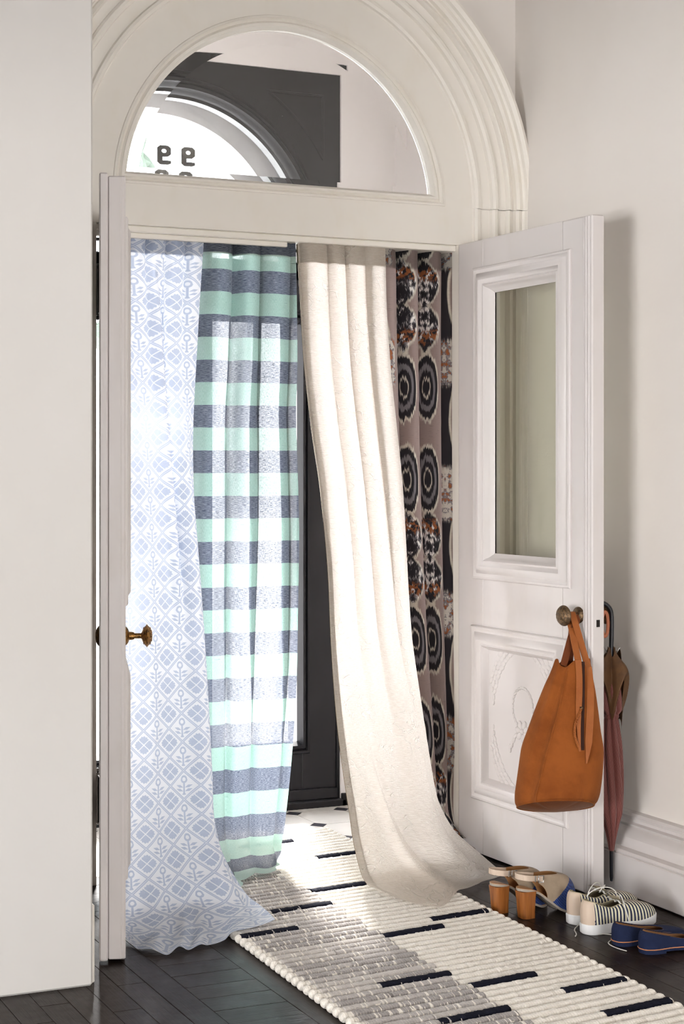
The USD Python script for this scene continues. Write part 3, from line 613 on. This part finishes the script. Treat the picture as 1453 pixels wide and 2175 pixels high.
IKAT = [(2.178, .37, .105, .738, .095), (1.893, .385, .105, .736, .09), (1.375, .41, .105, .732, .085), (.857, .46, .10, .726, .08), (.512, .50, .085, .722, .075), (.256, .53, .065, .716, .07), (.138, .545, .04, .712, .062)]
curtain('curtain', 'dark charcoal and taupe ikat curtain with feathered medallions, beside the right door', 'curtain', IKAT,
        [(.57, -.01, .02), (.60, -.06, .03), (.64, -.115, .04), (.667, -.13, .03), (.680, -.06, .05), (.694, .05, .04)], fold_ikat, M['ikat_cloth'], M['ikat_tape'], 260, 420, .07, umap=lambda u: (3.85 * u + .19 + .04 * np.sin(1.3) + .03 * np.sin(8 * u) + .68) * .200)
cr = thing('curtain_rod', 'slim dark curtain rod across the top of the doorway behind the curtains', 'curtain rod')
part(cr, 'rod', tube([(-.70, .135, 2.165), (0, .135, 2.165), (.70, .135, 2.165)], .006, 10), M['iron'])

# ------------------------------------------------------------------ woven rug
def yarn(name, c1, c2, tick, tamt, sheen=.25):
    g = G(); p = g.pos(); x, y, z = g.xyz(p); sx = x * .9957 + y * .0924
    t = g.step((sx / .0085 + g.noise(p, 30., 2.) * .8).cen().abs(), .19, .07) * (g.step(z, .0185, .0115) * .5 + .5); n = g.noise(g.vec(sx * 40., (y - x * .09) * 300., z * 200.), 1., 3., .6)
    col = g.mix(t * tamt, g.mix(g.step(n, .3, .75), c1, c2), tick)
    b = g.node('principled_bsdf', {'roughness': .9, 'specular_ior_level': .12, 'sheen_weight': sheen}, {'base_color': col, 'normal': g.bump(n + t * -.5, .6, .003)})
    return build(name, g, b + '.BSDF')
M['cream_yarn'] = yarn('cream_yarn', (.77, .72, .645), (.87, .835, .775), (.56, .51, .46), .35)
GREYS = [yarn('grey_yarn_%d' % k, c, tuple(q * 1.35 for q in c), (.66, .61, .53), .62) for k, c in enumerate([(.27, .25, .245), (.36, .335, .325), (.44, .41, .39)])]
M['navy_yarn'] = yarn('navy_yarn', (.006, .007, .014), (.011, .012, .024), (.02, .02, .03), .2, 0.)
RO, RD, LD = np.array([-.527, -.737]), np.array([cos(rad(5.3)), sin(rad(5.3))]), np.array([-.04, -1.0]) / math.hypot(.04, 1)
RUGW, PITCH = .845, .0362
rug = thing('rug', 'long woven cream and grey runner with navy dashes leading in through the doorway', 'rug')
DASH = {-.934: [(.42, .636)], -.676: [(.612, .828)], -.30: [(.404, .619)], -.146: [(.187, .41)], .002: [(.0, .20)], .138: [(.616, .831)], .209: [(.40, .619)], .566: [(.188, .417)], .681: [(.415, .633)], .818: [(.623, .837)], .87: [(.197, .418)], .998: [(.62, .843)], 1.22: [(.0, .2)], 1.30: [(.40, .62)]}
rr = np.random.default_rng(11)
def rope(v, u0, u1, rad_, n, seed, wob):
    u = np.linspace(u0, u1, n); q = np.random.default_rng(seed); P0 = RO + v * LD
    pts = np.c_[P0[0] + u * RD[0], P0[1] + u * RD[1], np.zeros(n)]; pts[:, 1] += wob(u)
    r = rad_ * (1 + .045 * np.sin(u * 2 * pi / .0125 + seed) + .05 * q.standard_normal(n)); pts[:, 2] = rad_ * .80 + .0008
    return tube(pts, r, 8, up=(0, 0, 1), flat=.78)
nrib = int(2.62 / PITCH)
for k in range(nrib):
    v = -1.03 + k * PITCH; a1, f1, p1 = rr.uniform(.0008, .0026), rr.uniform(5, 9), rr.uniform(0, 6)
    wob = lambda u, a1=a1, f1=f1, p1=p1: a1 * np.sin(f1 * u + p1)
    body = rope(v, .006, RUGW - .006, .0150, 150, k, wob); P0 = RO + v * LD
    thin = rope(v + PITCH * .5, .004, RUGW - .004, .0078, 90, k + 500, wob)
    knobs = [ell((P0[0] + RD[0] * u, P0[1] + RD[1] * u + wob(u), .0135), (.0145, .0160, .0135), 1) for u in (.004, RUGW - .004)]
    rp = part(rug, 'rib', cat([body, thin] + knobs), M['cream_yarn'], True)
    ge = .405 + rr.choice([-.02, -.008, 0, .006, .012]) + rr.uniform(-.006, .006); gs = rr.uniform(.016, .026)
    for (x0, x1) in ([(gs, .20 + rr.uniform(-.02, .03)), (None, ge)] if rr.random() < .55 else [(gs, ge)]):
        if x0 is None: x0 = last
        m = GREYS[rr.integers(0, 3)]; part(rp, 'grey_wrap', cat([rope(v, x0, x1, .0156, max(12, int((x1 - x0) * 180)), k + 40, wob), rope(v + PITCH * .5, x0, x1, .0083, 40, k + 80, wob)]), m, True, label='grey wool section'); last = x1
    for vd, L in DASH.items():
        if abs(vd - v) <= PITCH / 2:
            for x0, x1 in L: part(rp, 'navy_dash', rope(v, x0 + .004, x1, .0166, 44, k + 90, wob), M['navy_yarn'], True, label='navy wool dash')

# ------------------------------------------------------------------ suede bag on the door knob
def suede(name, c1, c2, rough=.9, sheen=.6):
    g = G(); p = g.pos(); n = g.noise(p, 9., 5., .6); f = g.noise(p, 260., 2., .6)
    b = g.node('principled_bsdf', {'roughness': rough, 'sheen_weight': sheen, 'sheen_roughness': .4, 'specular_ior_level': .2, 'sheen_tint': (1., .62, .3)}, {'base_color': g.mix(g.step(n, .3, .72), c1, c2), 'normal': g.bump(f + n * 2., .18, .003)})
    return build(name, g, b + '.BSDF')
M['suede'] = suede('tan_suede', (.19, .049, .0085), (.28, .080, .015), .95, .10)
M['leather'] = suede('tan_leather', (.29, .085, .020), (.34, .108, .028), .5, .05)
M['leather_dark'] = suede('tan_leather_inside', (.14, .035, .010), (.18, .05, .015), .6, .05)
M['zip'] = plain('dark_zip', (.035, .016, .012), .8, spec=.1)
BT, BB = np.array([.664, -.722, .760]), np.array([.597, -.728, .306]); AX = BT - BB; HB = np.linalg.norm(AX)
from scipy.interpolate import PchipInterpolator as PI
RX = PI([0, .03, .10, .37, .54, .83, .93, 1.0], [.120, .129, .133, .130, .113, .079, .064, .056]); RY = PI([0, .03, .10, .37, .54, .83, .93, 1.0], [.112, .118, .120, .110, .092, .060, .046, .036])
def bag_pt(h, ph, out=0.0):
    """h 0..1 up the bag, ph angle: -90 degrees is towards the room"""
    pc = -pi / 2 - .72 + .36 * h; d = ph - pc; d = (d + pi) % (2 * pi) - pi
    d2 = (ph - (-pi / 2 + .48 - .1 * h) + pi) % (2 * pi) - pi; d3 = (ph - (-pi / 2 - 1.25) + pi) % (2 * pi) - pi
    k = 1 + .05 * np.exp(-(d / .055) ** 2) - .16 * np.exp(-((d + .24) / .18) ** 2) * (.35 + .65 * h) - .025 * np.exp(-(d2 / .10) ** 2) * (1 - h) - .05 * np.exp(-(d3 / .2) ** 2) * h
    k = k * (1 + .014 * np.sin(3 * ph + 9 * h) * (1 - h) + .05 * h ** 3 * np.sin(5 * ph + 1))
    h, ph = np.asarray(h, float), np.asarray(ph, float); c = BB + AX * h[..., None]; lift = .042 * (1 - h) ** 6 * -np.sin(ph)                 # the base tips up towards the room
    return c + Rv * ((RX(h) + out) * k * np.cos(ph))[..., None] + Fv * ((RY(h) + out) * k * np.sin(ph))[..., None] + Uv * (lift + .012 * h ** 10 * np.sin(4 * ph + 1))[..., None]
bag = thing('tote_bag', 'tan suede bucket bag with braided zip pull hanging from the right door knob', 'bag')
PH = np.linspace(0, 2 * pi, 145)[:-1]; HH = np.r_[np.linspace(0, .08, 8), np.linspace(.10, 1, 50)]
hg, pg = np.meshgrid(HH, PH, indexing='ij'); body = bag_pt(hg, pg)
inner = bag_pt(np.minimum(hg[::-1][:26], 1), pg[:26], -.004); body = np.concatenate([body, inner])
part(bag, 'body', fix(grid(body, close_v=True)), M['suede'], 50)
ring = bag_pt(np.zeros_like(PH), PH); c0 = ring.mean(0); base = np.array([c0 + (ring - c0) * q + np.array([0, 0, -.016 * (1 - q ** 2)]) for q in (1, .97, .9, .7, .45, .2, .01)])
bm = grid(base, close_v=True); part(bag, 'base', bm, M['leather_dark'], True, label='darker leather base')
part(bag, 'base_piping', tube(ring, .0028, 6, closed=True), M['suede'])
pcs = lambda h: -pi / 2 - .72 + .36 * h
hs_ = np.linspace(.01, .96, 40); part(bag, 'seam', tube(bag_pt(hs_, pcs(hs_), .0005), .0022, 6), M['suede'])
def bxy(px, py): h = (1712 - py) / 304.; return h, -pi / 2 + math.asin(max(-.98, min(.98, (px - (1183 + 34 * h)) / 615. / float(RX(h)))))
def on_bag(pts, out, n=24):
    q = bez(np.array([(x / 1000., y / 1000.) for x, y in pts]), n) * 1000; hp = [bxy(x, y) for x, y in q]
    return np.array([bag_pt(np.array(min(h, 1.0)), np.array(p), out) for h, p in hp])
tr = on_bag([(1243, 1407), (1243, 1445), (1237, 1520), (1230, 1580), (1226, 1612)], .004); wd = .0235 * np.r_[np.ones(18), np.linspace(1, .16, 6)]
part(bag, 'trim_band', ribbon(tr, wd, .004, Rv), M['leather'], 40)
tl = on_bag([(1222, 1407), (1221, 1445), (1216, 1500), (1213, 1550), (1213, 1585)], .004); part(bag, 'trim_band', ribbon(tl, .0205 * np.r_[np.ones(10), np.linspace(1, .35, 14)], .004, Rv), M['leather'], 40)
zp = on_bag([(1230, 1407), (1226, 1470), (1221, 1530), (1218, 1583)], .0035); part(bag, 'zip', ribbon(zp, .012, .004, Rv), M['zip'])
pu = on_bag([(1220, 1497), (1214, 1512), (1207, 1530), (1205, 1552), (1210, 1576)], .009, 60); _, _, a_, b_ = frames(pu)
part(bag, 'zip_pull', cat([tube(pu + .0022 * (np.cos(np.arange(60) * .62 + q)[:, None] * a_ + np.sin(np.arange(60) * .62 + q)[:, None] * b_), .0023, 6) for q in (0, 2.1, 4.2)]), M['leather'], 60, label='braided leather zip pull')
part(bag, 'slider', box(*[v for c in zip(pu[0] - .004, pu[0] + .004) for v in c], .001), M['old_brass'])
N = np.array([.698 + .0392 * .674 - .024, -.002 - .9992 * .674, .906]); Nn = np.array([.9992, .0392, 0])
def strap(pa, pb, off):
    top = [N + Nn * off + np.array([0, -.011 * cos(t), .0105 * sin(t)]) for t in np.linspace(.2, pi - .2, 9)]
    q = np.array([pb, pb * .66 + top[0] * .34, pb * .33 + top[0] * .67] + top + [pa * .33 + top[-1] * .67, pa * .66 + top[-1] * .34, pa]); dd = np.r_[0, np.cumsum(np.linalg.norm(np.diff(q, axis=0), axis=1))]; q = PI(dd, q)(np.linspace(0, dd[-1], 80))
    return ribbon(q, .0225, .0036, Nn * .5 + Rv * .5)
part(bag, 'strap', strap(tl[0] + [0, 0, .0], tr[0], -.007), M['leather'], 40)
part(bag, 'strap', strap(BT + Fv * .03 + Rv * .0, BT - Rv * .031 - Fv * .012 + [0, 0, -.01], .010), M['leather_dark'], 40)
tab = BT + Rv * .058 - Fv * .002 + np.array([0, 0, -.035]); part(bag, 'side_tab', ell(tab, (.006, .005, .012), 2), M['leather'])

# ------------------------------------------------------------------ umbrella hung behind the right door
def stripe_mat(name, c1, c2):
    g = G(); p = g.pos(); x, y, z = g.xyz(p); an_ = g.math('arctan2', y, x); f = (an_ * 11. + z * 52.).frac(); b = g.node('principled_bsdf', {'roughness': .7, 'sheen_weight': .2}, {'base_color': g.mix(g.step((f - .5).abs(), .34, .40), c1, c2)}); return build(name, g, b + '.BSDF')
M['umb_red'] = stripe_mat('red_pinstripe_cloth', (.105, .018, .014), (.27, .10, .08)); M['umb_brown'] = plain('brown_cloth', (.10, .043, .012), .75, noise=((20, 20, 20), (.065, .027, .008), .4, .7)); M['black'] = plain('black_lacquer', (.006, .007, .011), .25); M['coral'] = plain('coral_leather', (.42, .13, .055), .6)
um = thing('umbrella', 'folded red pinstriped umbrella with brown border and black crook handle behind the right door', 'umbrella', loc=(.835, -.700, 0))
def folded(zs, rs, amp, nf, tw, n=96):
    z = np.linspace(zs[0], zs[-1], 60); r = PI(zs[::-1], rs[::-1])(z) if zs[0] > zs[-1] else PI(zs, rs)(z); p = np.arange(n) * 2 * pi / n
    R = r[:, None] * (1 + amp * np.abs(np.sin(nf * p[None] / 2 + tw * z[:, None])) - amp * .5)
    return np.stack([R * np.cos(p), R * np.sin(p), np.broadcast_to(z[:, None], R.shape)], -1)
part(um, 'canopy', grid(folded([.69, .655, .60, .575, .55, .47, .34, .27, .23, .17, .135], [.018, .030, .031, .019, .022, .030, .034, .033, .024, .012, .007], .35, 7, 9), close_v=True), M['umb_red'], 50)
ph = np.arange(120) * 2 * pi / 120; zz = np.linspace(0, 1, 26)
fl_ = np.array([[((.012 + .041 * smooth(t, 0, .8) - .012 * smooth(t, .75, 1)) * (1 + .34 * sin(4 * q + 1.3)) * cos(q), (.012 + .041 * smooth(t, 0, .8) - .012 * smooth(t, .75, 1)) * (1 + .30 * sin(4 * q + 1.3)) * sin(q), .785 - t * (.150 + .060 * sin(4 * q + 4.2)) + .016 * sin(4 * q)) for q in ph] for t in zz])
part(um, 'border', grid(fl_, close_v=True), M['umb_brown'], 60, label='brown border cloth')
part(um, 'border_fold', grid(np.array([[((.030 + .010 * sin(3 * t)) * (1.15 if q > 0 else 1) * cos(.9 * q - .1) , (.036) * sin(.9 * q), .765 - .23 * t + .03 * cos(2 * q)) for q in np.linspace(-1, 1, 14)] for t in np.linspace(0, 1, 14)])), M['umb_brown'], 60)
part(um, 'tie_band', tube([(.0205 * cos(t), .0205 * sin(t), .575) for t in np.linspace(0, 2 * pi, 33)[:-1]], .004, 6, closed=True, flat=2.2), M['umb_red'])
part(um, 'shaft', tube([(0, 0, .90), (0, 0, .5), (0, 0, .10)], .0045, 8, up=(1, 0, 0)), M['black'])
part(um, 'tip', lathe([(0, .034), (.004, .036), (.0055, .05), (.006, .135), (0, .137)], 12), M['black'])
hk = [(0, 0, .74), (0, 0, .82), (0, 0, .905)] + [tuple(-Rv * .040 * (1 - cos(t)) + np.array([0, 0, .905 + .040 * sin(t)])) for t in np.linspace(.2, pi, 12)] + [tuple(-Rv * .080 + np.array([0, 0, .885]))]
part(um, 'handle', tube(bez(hk, 50), .0075, 12, up=tuple(Fv)), M['black'], label='black crook handle')
lp = [tuple(-Rv * (.022 + .010 * cos(t)) + np.array([0, 0, .875 + .040 * sin(t)]) - Fv * .004) for t in np.linspace(0, 2 * pi, 33)[:-1]]
part(um, 'wrist_loop', tube(lp, .0055, 8, closed=True, up=tuple(Fv), flat=.6), M['coral'], label='coral leather wrist loop')
for k, (dx, dz) in enumerate(((.022, .0), (.014, -.012), (-.02, .004))): part(um, 'rib_tip', tube([tuple(Rv * dx * .5 + np.array([0, 0, .765 + dz])), tuple(Rv * dx * .9 + np.array([0, 0, .785 + dz])), tuple(Rv * dx * 1.25 + np.array([0, 0, .798 + dz]))], .0016, 6), M['steel'])

# ------------------------------------------------------------------ shoes (heel at the origin, toe towards +x)
def shoe_outline(L, half, n=96, bend=0.0, s=None):
    hs, hw = zip(*half); f = PI(hs, hw); t = np.linspace(0, pi, n // 2 + 1); sx = (1 - np.cos(t)) / 2
    y = f(sx); c = bend * np.sin(pi * sx) ; up = np.c_[sx * L, c + y]; dn = np.c_[sx * L, c - y]
    return np.vstack([dn, up[::-1][1:-1]])                     # heel -> right side -> toe -> left side, anticlockwise
HALF = [(0, 0), (.008, .010), (.03, .020), (.08, .0275), (.18, .031), (.35, .0295), (.50, .033), (.66, .0415), (.76, .0425), (.86, .037), (.93, .0275), (.97, .0185), (.992, .009), (1, 0)]
POINTY = [(0, 0), (.008, .010), (.03, .019), (.08, .026), (.18, .030), (.35, .028), (.50, .032), (.66, .039), (.76, .038), (.86, .031), (.93, .022), (.97, .015), (.992, .007), (1, 0)]
def upper(B, Tp, K=14, puff=0.0, ex=1.0):
    """rings from the bottom outline B (n,3) to the topline Tp (n,3), rounded over the toe"""
    k = np.linspace(0, 1, K)[:, None, None]; a = k * pi / 2
    xy = B[None, :, :2] + (Tp - B)[None, :, :2] * (1 - np.cos(a)) ** ex; z = B[None, :, 2:] + (Tp - B)[None, :, 2:] * np.sin(a) ** .9
    c = B[:, :2].mean(0); o = B[:, :2] - c; o /= np.linalg.norm(o, axis=1, keepdims=True); xy = xy + o[None] * (puff * np.sin(pi * k))
    return np.concatenate([xy, z], -1)
def topline(L, n, half, x0, x1, zf, inset, bend=0.0):
    o = shoe_outline(1.0, half, n, bend); sx = o[:, 0]; X = x0 + (x1 - x0) * sx; f = PI(*zip(*half))
    hw = np.minimum(f(np.clip(X / L, 0, 1)) * inset, 1) * np.where(sx > .5, np.sqrt(np.clip(1 - ((sx - .5) / .5) ** 2.6, 0, 1)), 1)
    hw = np.where(sx < .12, hw * np.sqrt(np.clip(1 - ((.12 - sx) / .12) ** 2, 0, 1)), hw); side = np.where(np.arange(n) <= n // 2, -1, 1)
    return np.c_[X, side * hw + bend * np.sin(pi * X / L), zf(X)]
def slab(o, z0, z1, bev=.002):
    ring = lambda q, z: np.c_[o.mean(0) + (o - o.mean(0)) * q, np.full(len(o), z)]
    P = np.array([ring(.02, z0), ring(.5, z0), ring(.985, z0), ring(1, z0 + bev), ring(1, z1 - bev), ring(.985, z1), ring(.5, z1), ring(.02, z1)]); m = grid(P, close_v=True); return m
def lining(P, Bz): # the inside: the upper's rings pulled inwards, then the insole
    c = P[0].mean(0); q = P[::-1].copy(); q[..., :2] = q[..., :2] + (c[:2] - q[..., :2]) * .05; return q
def insole(o, z, q=.93): c = o.mean(0); P = np.array([np.c_[c + (o - c) * k, np.full(len(o), z)] for k in (q, .6, .3, .01)]); return grid(P, close_v=True)

# navy flats
M['navy_suede'] = suede('navy_suede', (.009, .014, .042), (.015, .023, .062), .9, .0); M['tan_lining'] = plain('tan_lining', (.38, .20, .09), .6); M['welt'] = plain('copper_welt', (.50, .20, .09), .4)
n = 96; L = .248
def make_flat(label, loc, rot):
    t = thing('ballet_flat', label, 'shoe', 'navy flats by the baseboard', loc=loc, rotz=rot); o = shoe_outline(L, POINTY, n, .004)
    B = np.c_[o, np.full(n, .014)]; zf = lambda X: PI([0, .02, .08, .13, .178, .25], [.062, .060, .046, .036, .034, .034])(np.clip(X, 0, .25))
    Tp = topline(L, n, POINTY, .010, .172, zf, .88, .004); P = upper(B, Tp, 14, .0022)
    part(t, 'upper', grid(P, close_v=True), M['navy_suede'], 60); part(t, 'lining', grid(lining(P, .014), close_v=True), M['tan_lining'], 60); part(t, 'insole', insole(o, .0165), M['tan_lining'])
    part(t, 'topline_binding', tube(Tp, .0015, 6, closed=True), M['navy_suede']); part(t, 'welt', tube(np.c_[o.mean(0) + (o - o.mean(0)) * 1.008, np.full(n, .0135)], .0017, 6, closed=True), M['welt'], label='thin copper welt')
    part(t, 'sole', slab(o, .0045, .013), M['navy_suede']); hl = shoe_outline(.075, [(0, 0), (.02, .012), (.1, .02), (.3, .027), (.6, .029), (.9, .028), (1, .0)], 60); part(t, 'heel', slab(hl * [1, .97] + [.001, .0], .0, .006), M['navy_suede']); return t
make_flat('navy suede flat with a thin copper welt, heel just behind the nearest flat', (.476, -1.172, 0), rad(-1)); make_flat('navy suede flat nearest the viewer at the right edge of the floor', (.500, -1.260, 0), rad(-3))

# striped oxfords
g = G(); p = g.pos(); x, y, z = g.xyz(p); sw_ = (x + (z - .03) * .10 + (y * 40.).sin() * .0008) / .0114
b_ = g.node('principled_bsdf', {'roughness': .75}, {'base_color': g.mix(g.step((sw_.frac() - .5).abs(), .225, .265), (.012, .016, .05), (.66, .62, .46)), 'normal': g.bump(g.noise(p, 500., 2.), .2, .002)}); M['shoe_stripe'] = build('navy_cream_stripe_canvas', g, b_ + '.BSDF')
M['white_sole'] = plain('white_rubber', (.72, .72, .72), .45); M['beige'] = plain('beige_leather', (.58, .46, .36), .55); M['shoe_lining'] = plain('khaki_lining', (.36, .31, .21), .7); M['lace'] = plain('white_lace', (.66, .64, .60), .8)
def make_oxford(label, loc, rot, laces):
    t = thing('lace_up_shoe', label, 'shoe', 'striped lace-up shoes by the baseboard', loc=loc, rotz=rot); L = .268; o = shoe_outline(L, HALF, n, .003); zs = .030
    lift = lambda X: .010 * smooth(X, .17, .27)
    ring = lambda q, z: np.c_[o.mean(0) + (o - o.mean(0)) * q, z + lift(o[:, 0])]
    so = np.array([ring(.02, .0), ring(.97, .0), ring(1.0, .003), ring(1.012, zs - .003), ring(1.0, zs), ring(.5, zs), ring(.02, zs)]); sl = np.where((o[:, 0] > .115) & (o[:, 0] < .150), .008, 0); so[0:2, :, 2] += sl; so[2, :, 2] += sl
    part(t, 'sole', grid(so, close_v=True), M['white_sole'], 35)
    B = ring(.985, zs - .001); zf = lambda X: PI([0, .02, .05, .09, .125, .15, .27], [.098, .097, .084, .074, .080, .082, .07])(np.clip(X, 0, .27))
    Tp = topline(L, n, HALF, .012, .150, zf, .74, .003); P = upper(B, Tp, 16, .0035, .9); m = grid(P, close_v=True); cx = m.triangles_center
    ctr = cx[:, 0] < .026; part(t, 'upper', T(m.vertices, m.faces[~ctr]), M['shoe_stripe'], 60, label='navy and cream striped canvas'); part(t, 'heel_counter', T(m.vertices, m.faces[ctr]), M['beige'], 60, label='beige leather heel panel')
    part(t, 'lining', grid(lining(P, zs), close_v=True), M['shoe_lining'], 60); part(t, 'insole', insole(o, zs + .003), M['shoe_lining']); part(t, 'topline_binding', tube(Tp, .0014, 6, closed=True), M['shoe_lining'])
    tg = np.array([[(.165 - .062 * a - .010 * a * a, w * (.019 + .006 * a), .072 + .036 * a + .006 * sin(pi * a) - .006 * abs(w)) for w in np.linspace(-1, 1, 9)] for a in np.linspace(0, 1, 12)])
    part(t, 'tongue', cat([grid(tg), grid(tg + [0, 0, -.0022], flip=True)]), M['shoe_lining'], 60)
    fx = lambda a: (.182 - .060 * a, .068 + .022 * a); lc = []
    for k in range(4):
        a = k / 3.; X, Z = fx(a); lc.append(tube(bez([(X, -.020 - .004 * a, Z - .008), (X - .002, -.008, Z + .004), (X - .004, .008, Z + .004), (X - .002, .020 + .004 * a, Z - .008)], 16), .0016, 6))
        for sy in (-1, 1): lc.append(tube(bez([(X, sy * .020, Z - .007), (X - .009, 0, Z + .007), (X - .019, -sy * .022, Z)], 12), .0015, 6))
    part(t, 'lace', cat(lc), M['lace'], 60)
    for q in laces: part(t, 'lace', tube(bez(q, 60), .0017, 7), M['lace'], 60, label='loose white lace end')
make_oxford('navy and cream striped lace-up shoe with white sole, the rear one of its pair', (.484, -.948, 0), rad(4), [[(.125, .0, .095), (.10, -.012, .118), (.065, -.024, .108), (.045, -.032, .085)], [(.125, -.01, .093), (.115, -.03, .112), (.09, -.036, .098)], [(.035, -.030, .042), (.012, -.038, .010), (-.015, -.048, .0025), (-.045, -.085, .0025), (-.070, -.112, .0025)]])
make_oxford('navy and cream striped lace-up shoe with loose laces, the nearer one of its pair', (.460, -1.046, 0), rad(1), [[(.128, .0, .094), (.112, .0, .122), (.075, .012, .126), (.035, .022, .102)], [(.130, -.01, .092), (.118, -.028, .110), (.13, -.042, .060), (.135, -.046, .035)], [(.035, -.029, .004), (.059, -.036, .0025), (.072, -.055, .0025), (.050, -.082, .0025), (.010, -.108, .0025), (.000, -.140, .0025), (.008, -.190, .0025)]])

# block heeled slingbacks
g = G(); p = g.pos(); x, y, z = g.xyz(p); n_ = g.noise(g.vec(x * 60., y * 60., z * 6.), 1., 3., .6)
b_ = g.node('principled_bsdf', {'roughness': .35, 'coat_weight': .3}, {'base_color': g.mix(g.step(n_, .3, .7), (.17, .048, .009), (.33, .115, .027))}); M['heel_wood'] = build('stained_heel_wood', g, b_ + '.BSDF')
g = G(); p = g.pos(); x, y, z = g.xyz(p); wv = ((x * 1.0 + z * .8) * 900.).sin() * ((y + x * .35) * 900.).sin()
b_ = g.node('principled_bsdf', {'roughness': .5}, {'base_color': g.mix(g.step(wv, -.3, .5), (.012, .028, .13), (.035, .075, .27)), 'normal': g.bump(wv, .6, .002)}); M['blue_weave'] = build('blue_woven_leather', g, b_ + '.BSDF')
M['taupe'] = plain('taupe_leather', (.33, .25, .175), .5, noise=((30, 30, 30), (.28, .21, .145), .4, .7)); M['insole_tan'] = plain('tan_insole', (.42, .21, .085), .5); M['edge'] = plain('grey_beige_edge', (.36, .31, .26), .5)
SLIM = [(a_, b_ * .82) for a_, b_ in HALF]
def make_sandal(label, loc, rot):
    t = thing('slingback_heel', label, 'shoe', 'block-heeled slingbacks by the right door', loc=loc, rotz=rot); L = .222; o = shoe_outline(L, SLIM, n, .004)
    zs = lambda X: PI([0, .03, .06, .11, .15, .19, .225], [.092, .089, .080, .046, .018, .006, .012])(np.clip(X, 0, .225))
    hb = shoe_outline(.054, [(0, 0), (.01, .011), (.06, .0195), (.2, .0235), (.5, .025), (.94, .0235), (.99, .016), (1, 0)], 64)
    P = np.array([np.c_[(hb - [.027, 0]) * q + [.029 + dx, 0], np.full(64, z)] for q, z, dx in ((.02, 0, .003), (.80, 0, .003), (.82, .0015, .003), (.84, .02, .002), (.90, .055, .001), (1.0, .084, 0), (.02, .085, 0))])
    part(t, 'heel', grid(P, close_v=True), M['heel_wood'], 40, label='stained wooden block heel')
    xs = (1 - np.cos(np.linspace(.02, pi - .02, 50))) / 2 * L; wf = PI(*zip(*SLIM))(xs / L); cyb = .004 * np.sin(pi * xs / L)
    def strip(w0, z0, w1, z1): return np.stack([np.c_[xs, cyb - wf * w0, zs(xs) + z0], np.c_[xs, cyb - wf * w1, zs(xs) + z1], np.c_[xs, cyb + wf * w1, zs(xs) + z1], np.c_[xs, cyb + wf * w0, zs(xs) + z0]], 1)
    part(t, 'sole', fix(grid(strip(.97, -.006, 1.0, .0015), close_v=True)), M['edge'], 40); part(t, 'insole', fix(grid(strip(.985, .001, .98, .0032), close_v=True)), M['insole_tan'], 50)
    nn = 240; o2 = shoe_outline(L, SLIM, nn, .004); B = np.c_[o2.mean(0) + (o2 - o2.mean(0)) * .985, zs(o2[:, 0])]; zt = lambda X: PI([0, .03, .06, .10, .14, .2], [.138, .134, .129, .128, .126, .1])(np.clip(X, 0, .2))
    Tp = topline(L, nn, SLIM, .004, .152, zt, .84, .004); U = upper(B, Tp, 56, .003, 1.1); m = grid(U, close_v=True); zc = PI([-.01, .050, .060, .080, .095, .104, .30], [.30, .30, .108, .098, .075, .0, -.02])
    def kinds(c): cut = c[:, 2] < zc(c[:, 0]) - .004 * np.sin(c[:, 0] * 90); return cut, ~cut & (c[:, 2] < .044 + (c[:, 0] - .118) * .95) & (c[:, 0] > .098)
    cut, toe = kinds(m.triangles_center)
    part(t, 'vamp', T(m.vertices, m.faces[~cut & ~toe]), M['taupe'], 60, label='taupe leather vamp'); part(t, 'toe_cap', T(m.vertices, m.faces[toe]), M['blue_weave'], 60, label='blue woven leather toe')
    q = grid(lining(U, 0), close_v=True); cut, toe = kinds(q.triangles_center); part(t, 'lining', T(q.vertices, q.faces[~cut]), M['insole_tan'], 60)
    hs = [(.078, -.0245, .119), (.045, -.0245, .124), (.016, -.025, .128), (.001, -.012, .130), (-.002, 0, .130), (.001, .012, .130), (.016, .025, .128), (.045, .0245, .124), (.078, .0245, .119)]
    part(t, 'sling_strap', ribbon(bez(hs, 48), .017, .0028, (0, 0, 1.)), M['beige'], 50, label='pale leather slingback strap')
    part(t, 'buckle', cat([tube([(.058, -.0275, .112), (.058, -.0285, .132), (.076, -.029, .130), (.076, -.028, .110)], .0018, 8, closed=True, up=(0, 1, 0)), tube([(.046, -.0275, .114), (.046, -.0285, .133)], .0018, 8, up=(0, 1, 0))]), M['steel'], 60)
    return t
make_sandal('taupe and blue slingback with wooden block heel, the rear one of its pair', (.332, -.764, 0), rad(7)); make_sandal('taupe and blue slingback with wooden block heel, nearer one with its buckle in view', (.374, -.842, 0), rad(3))
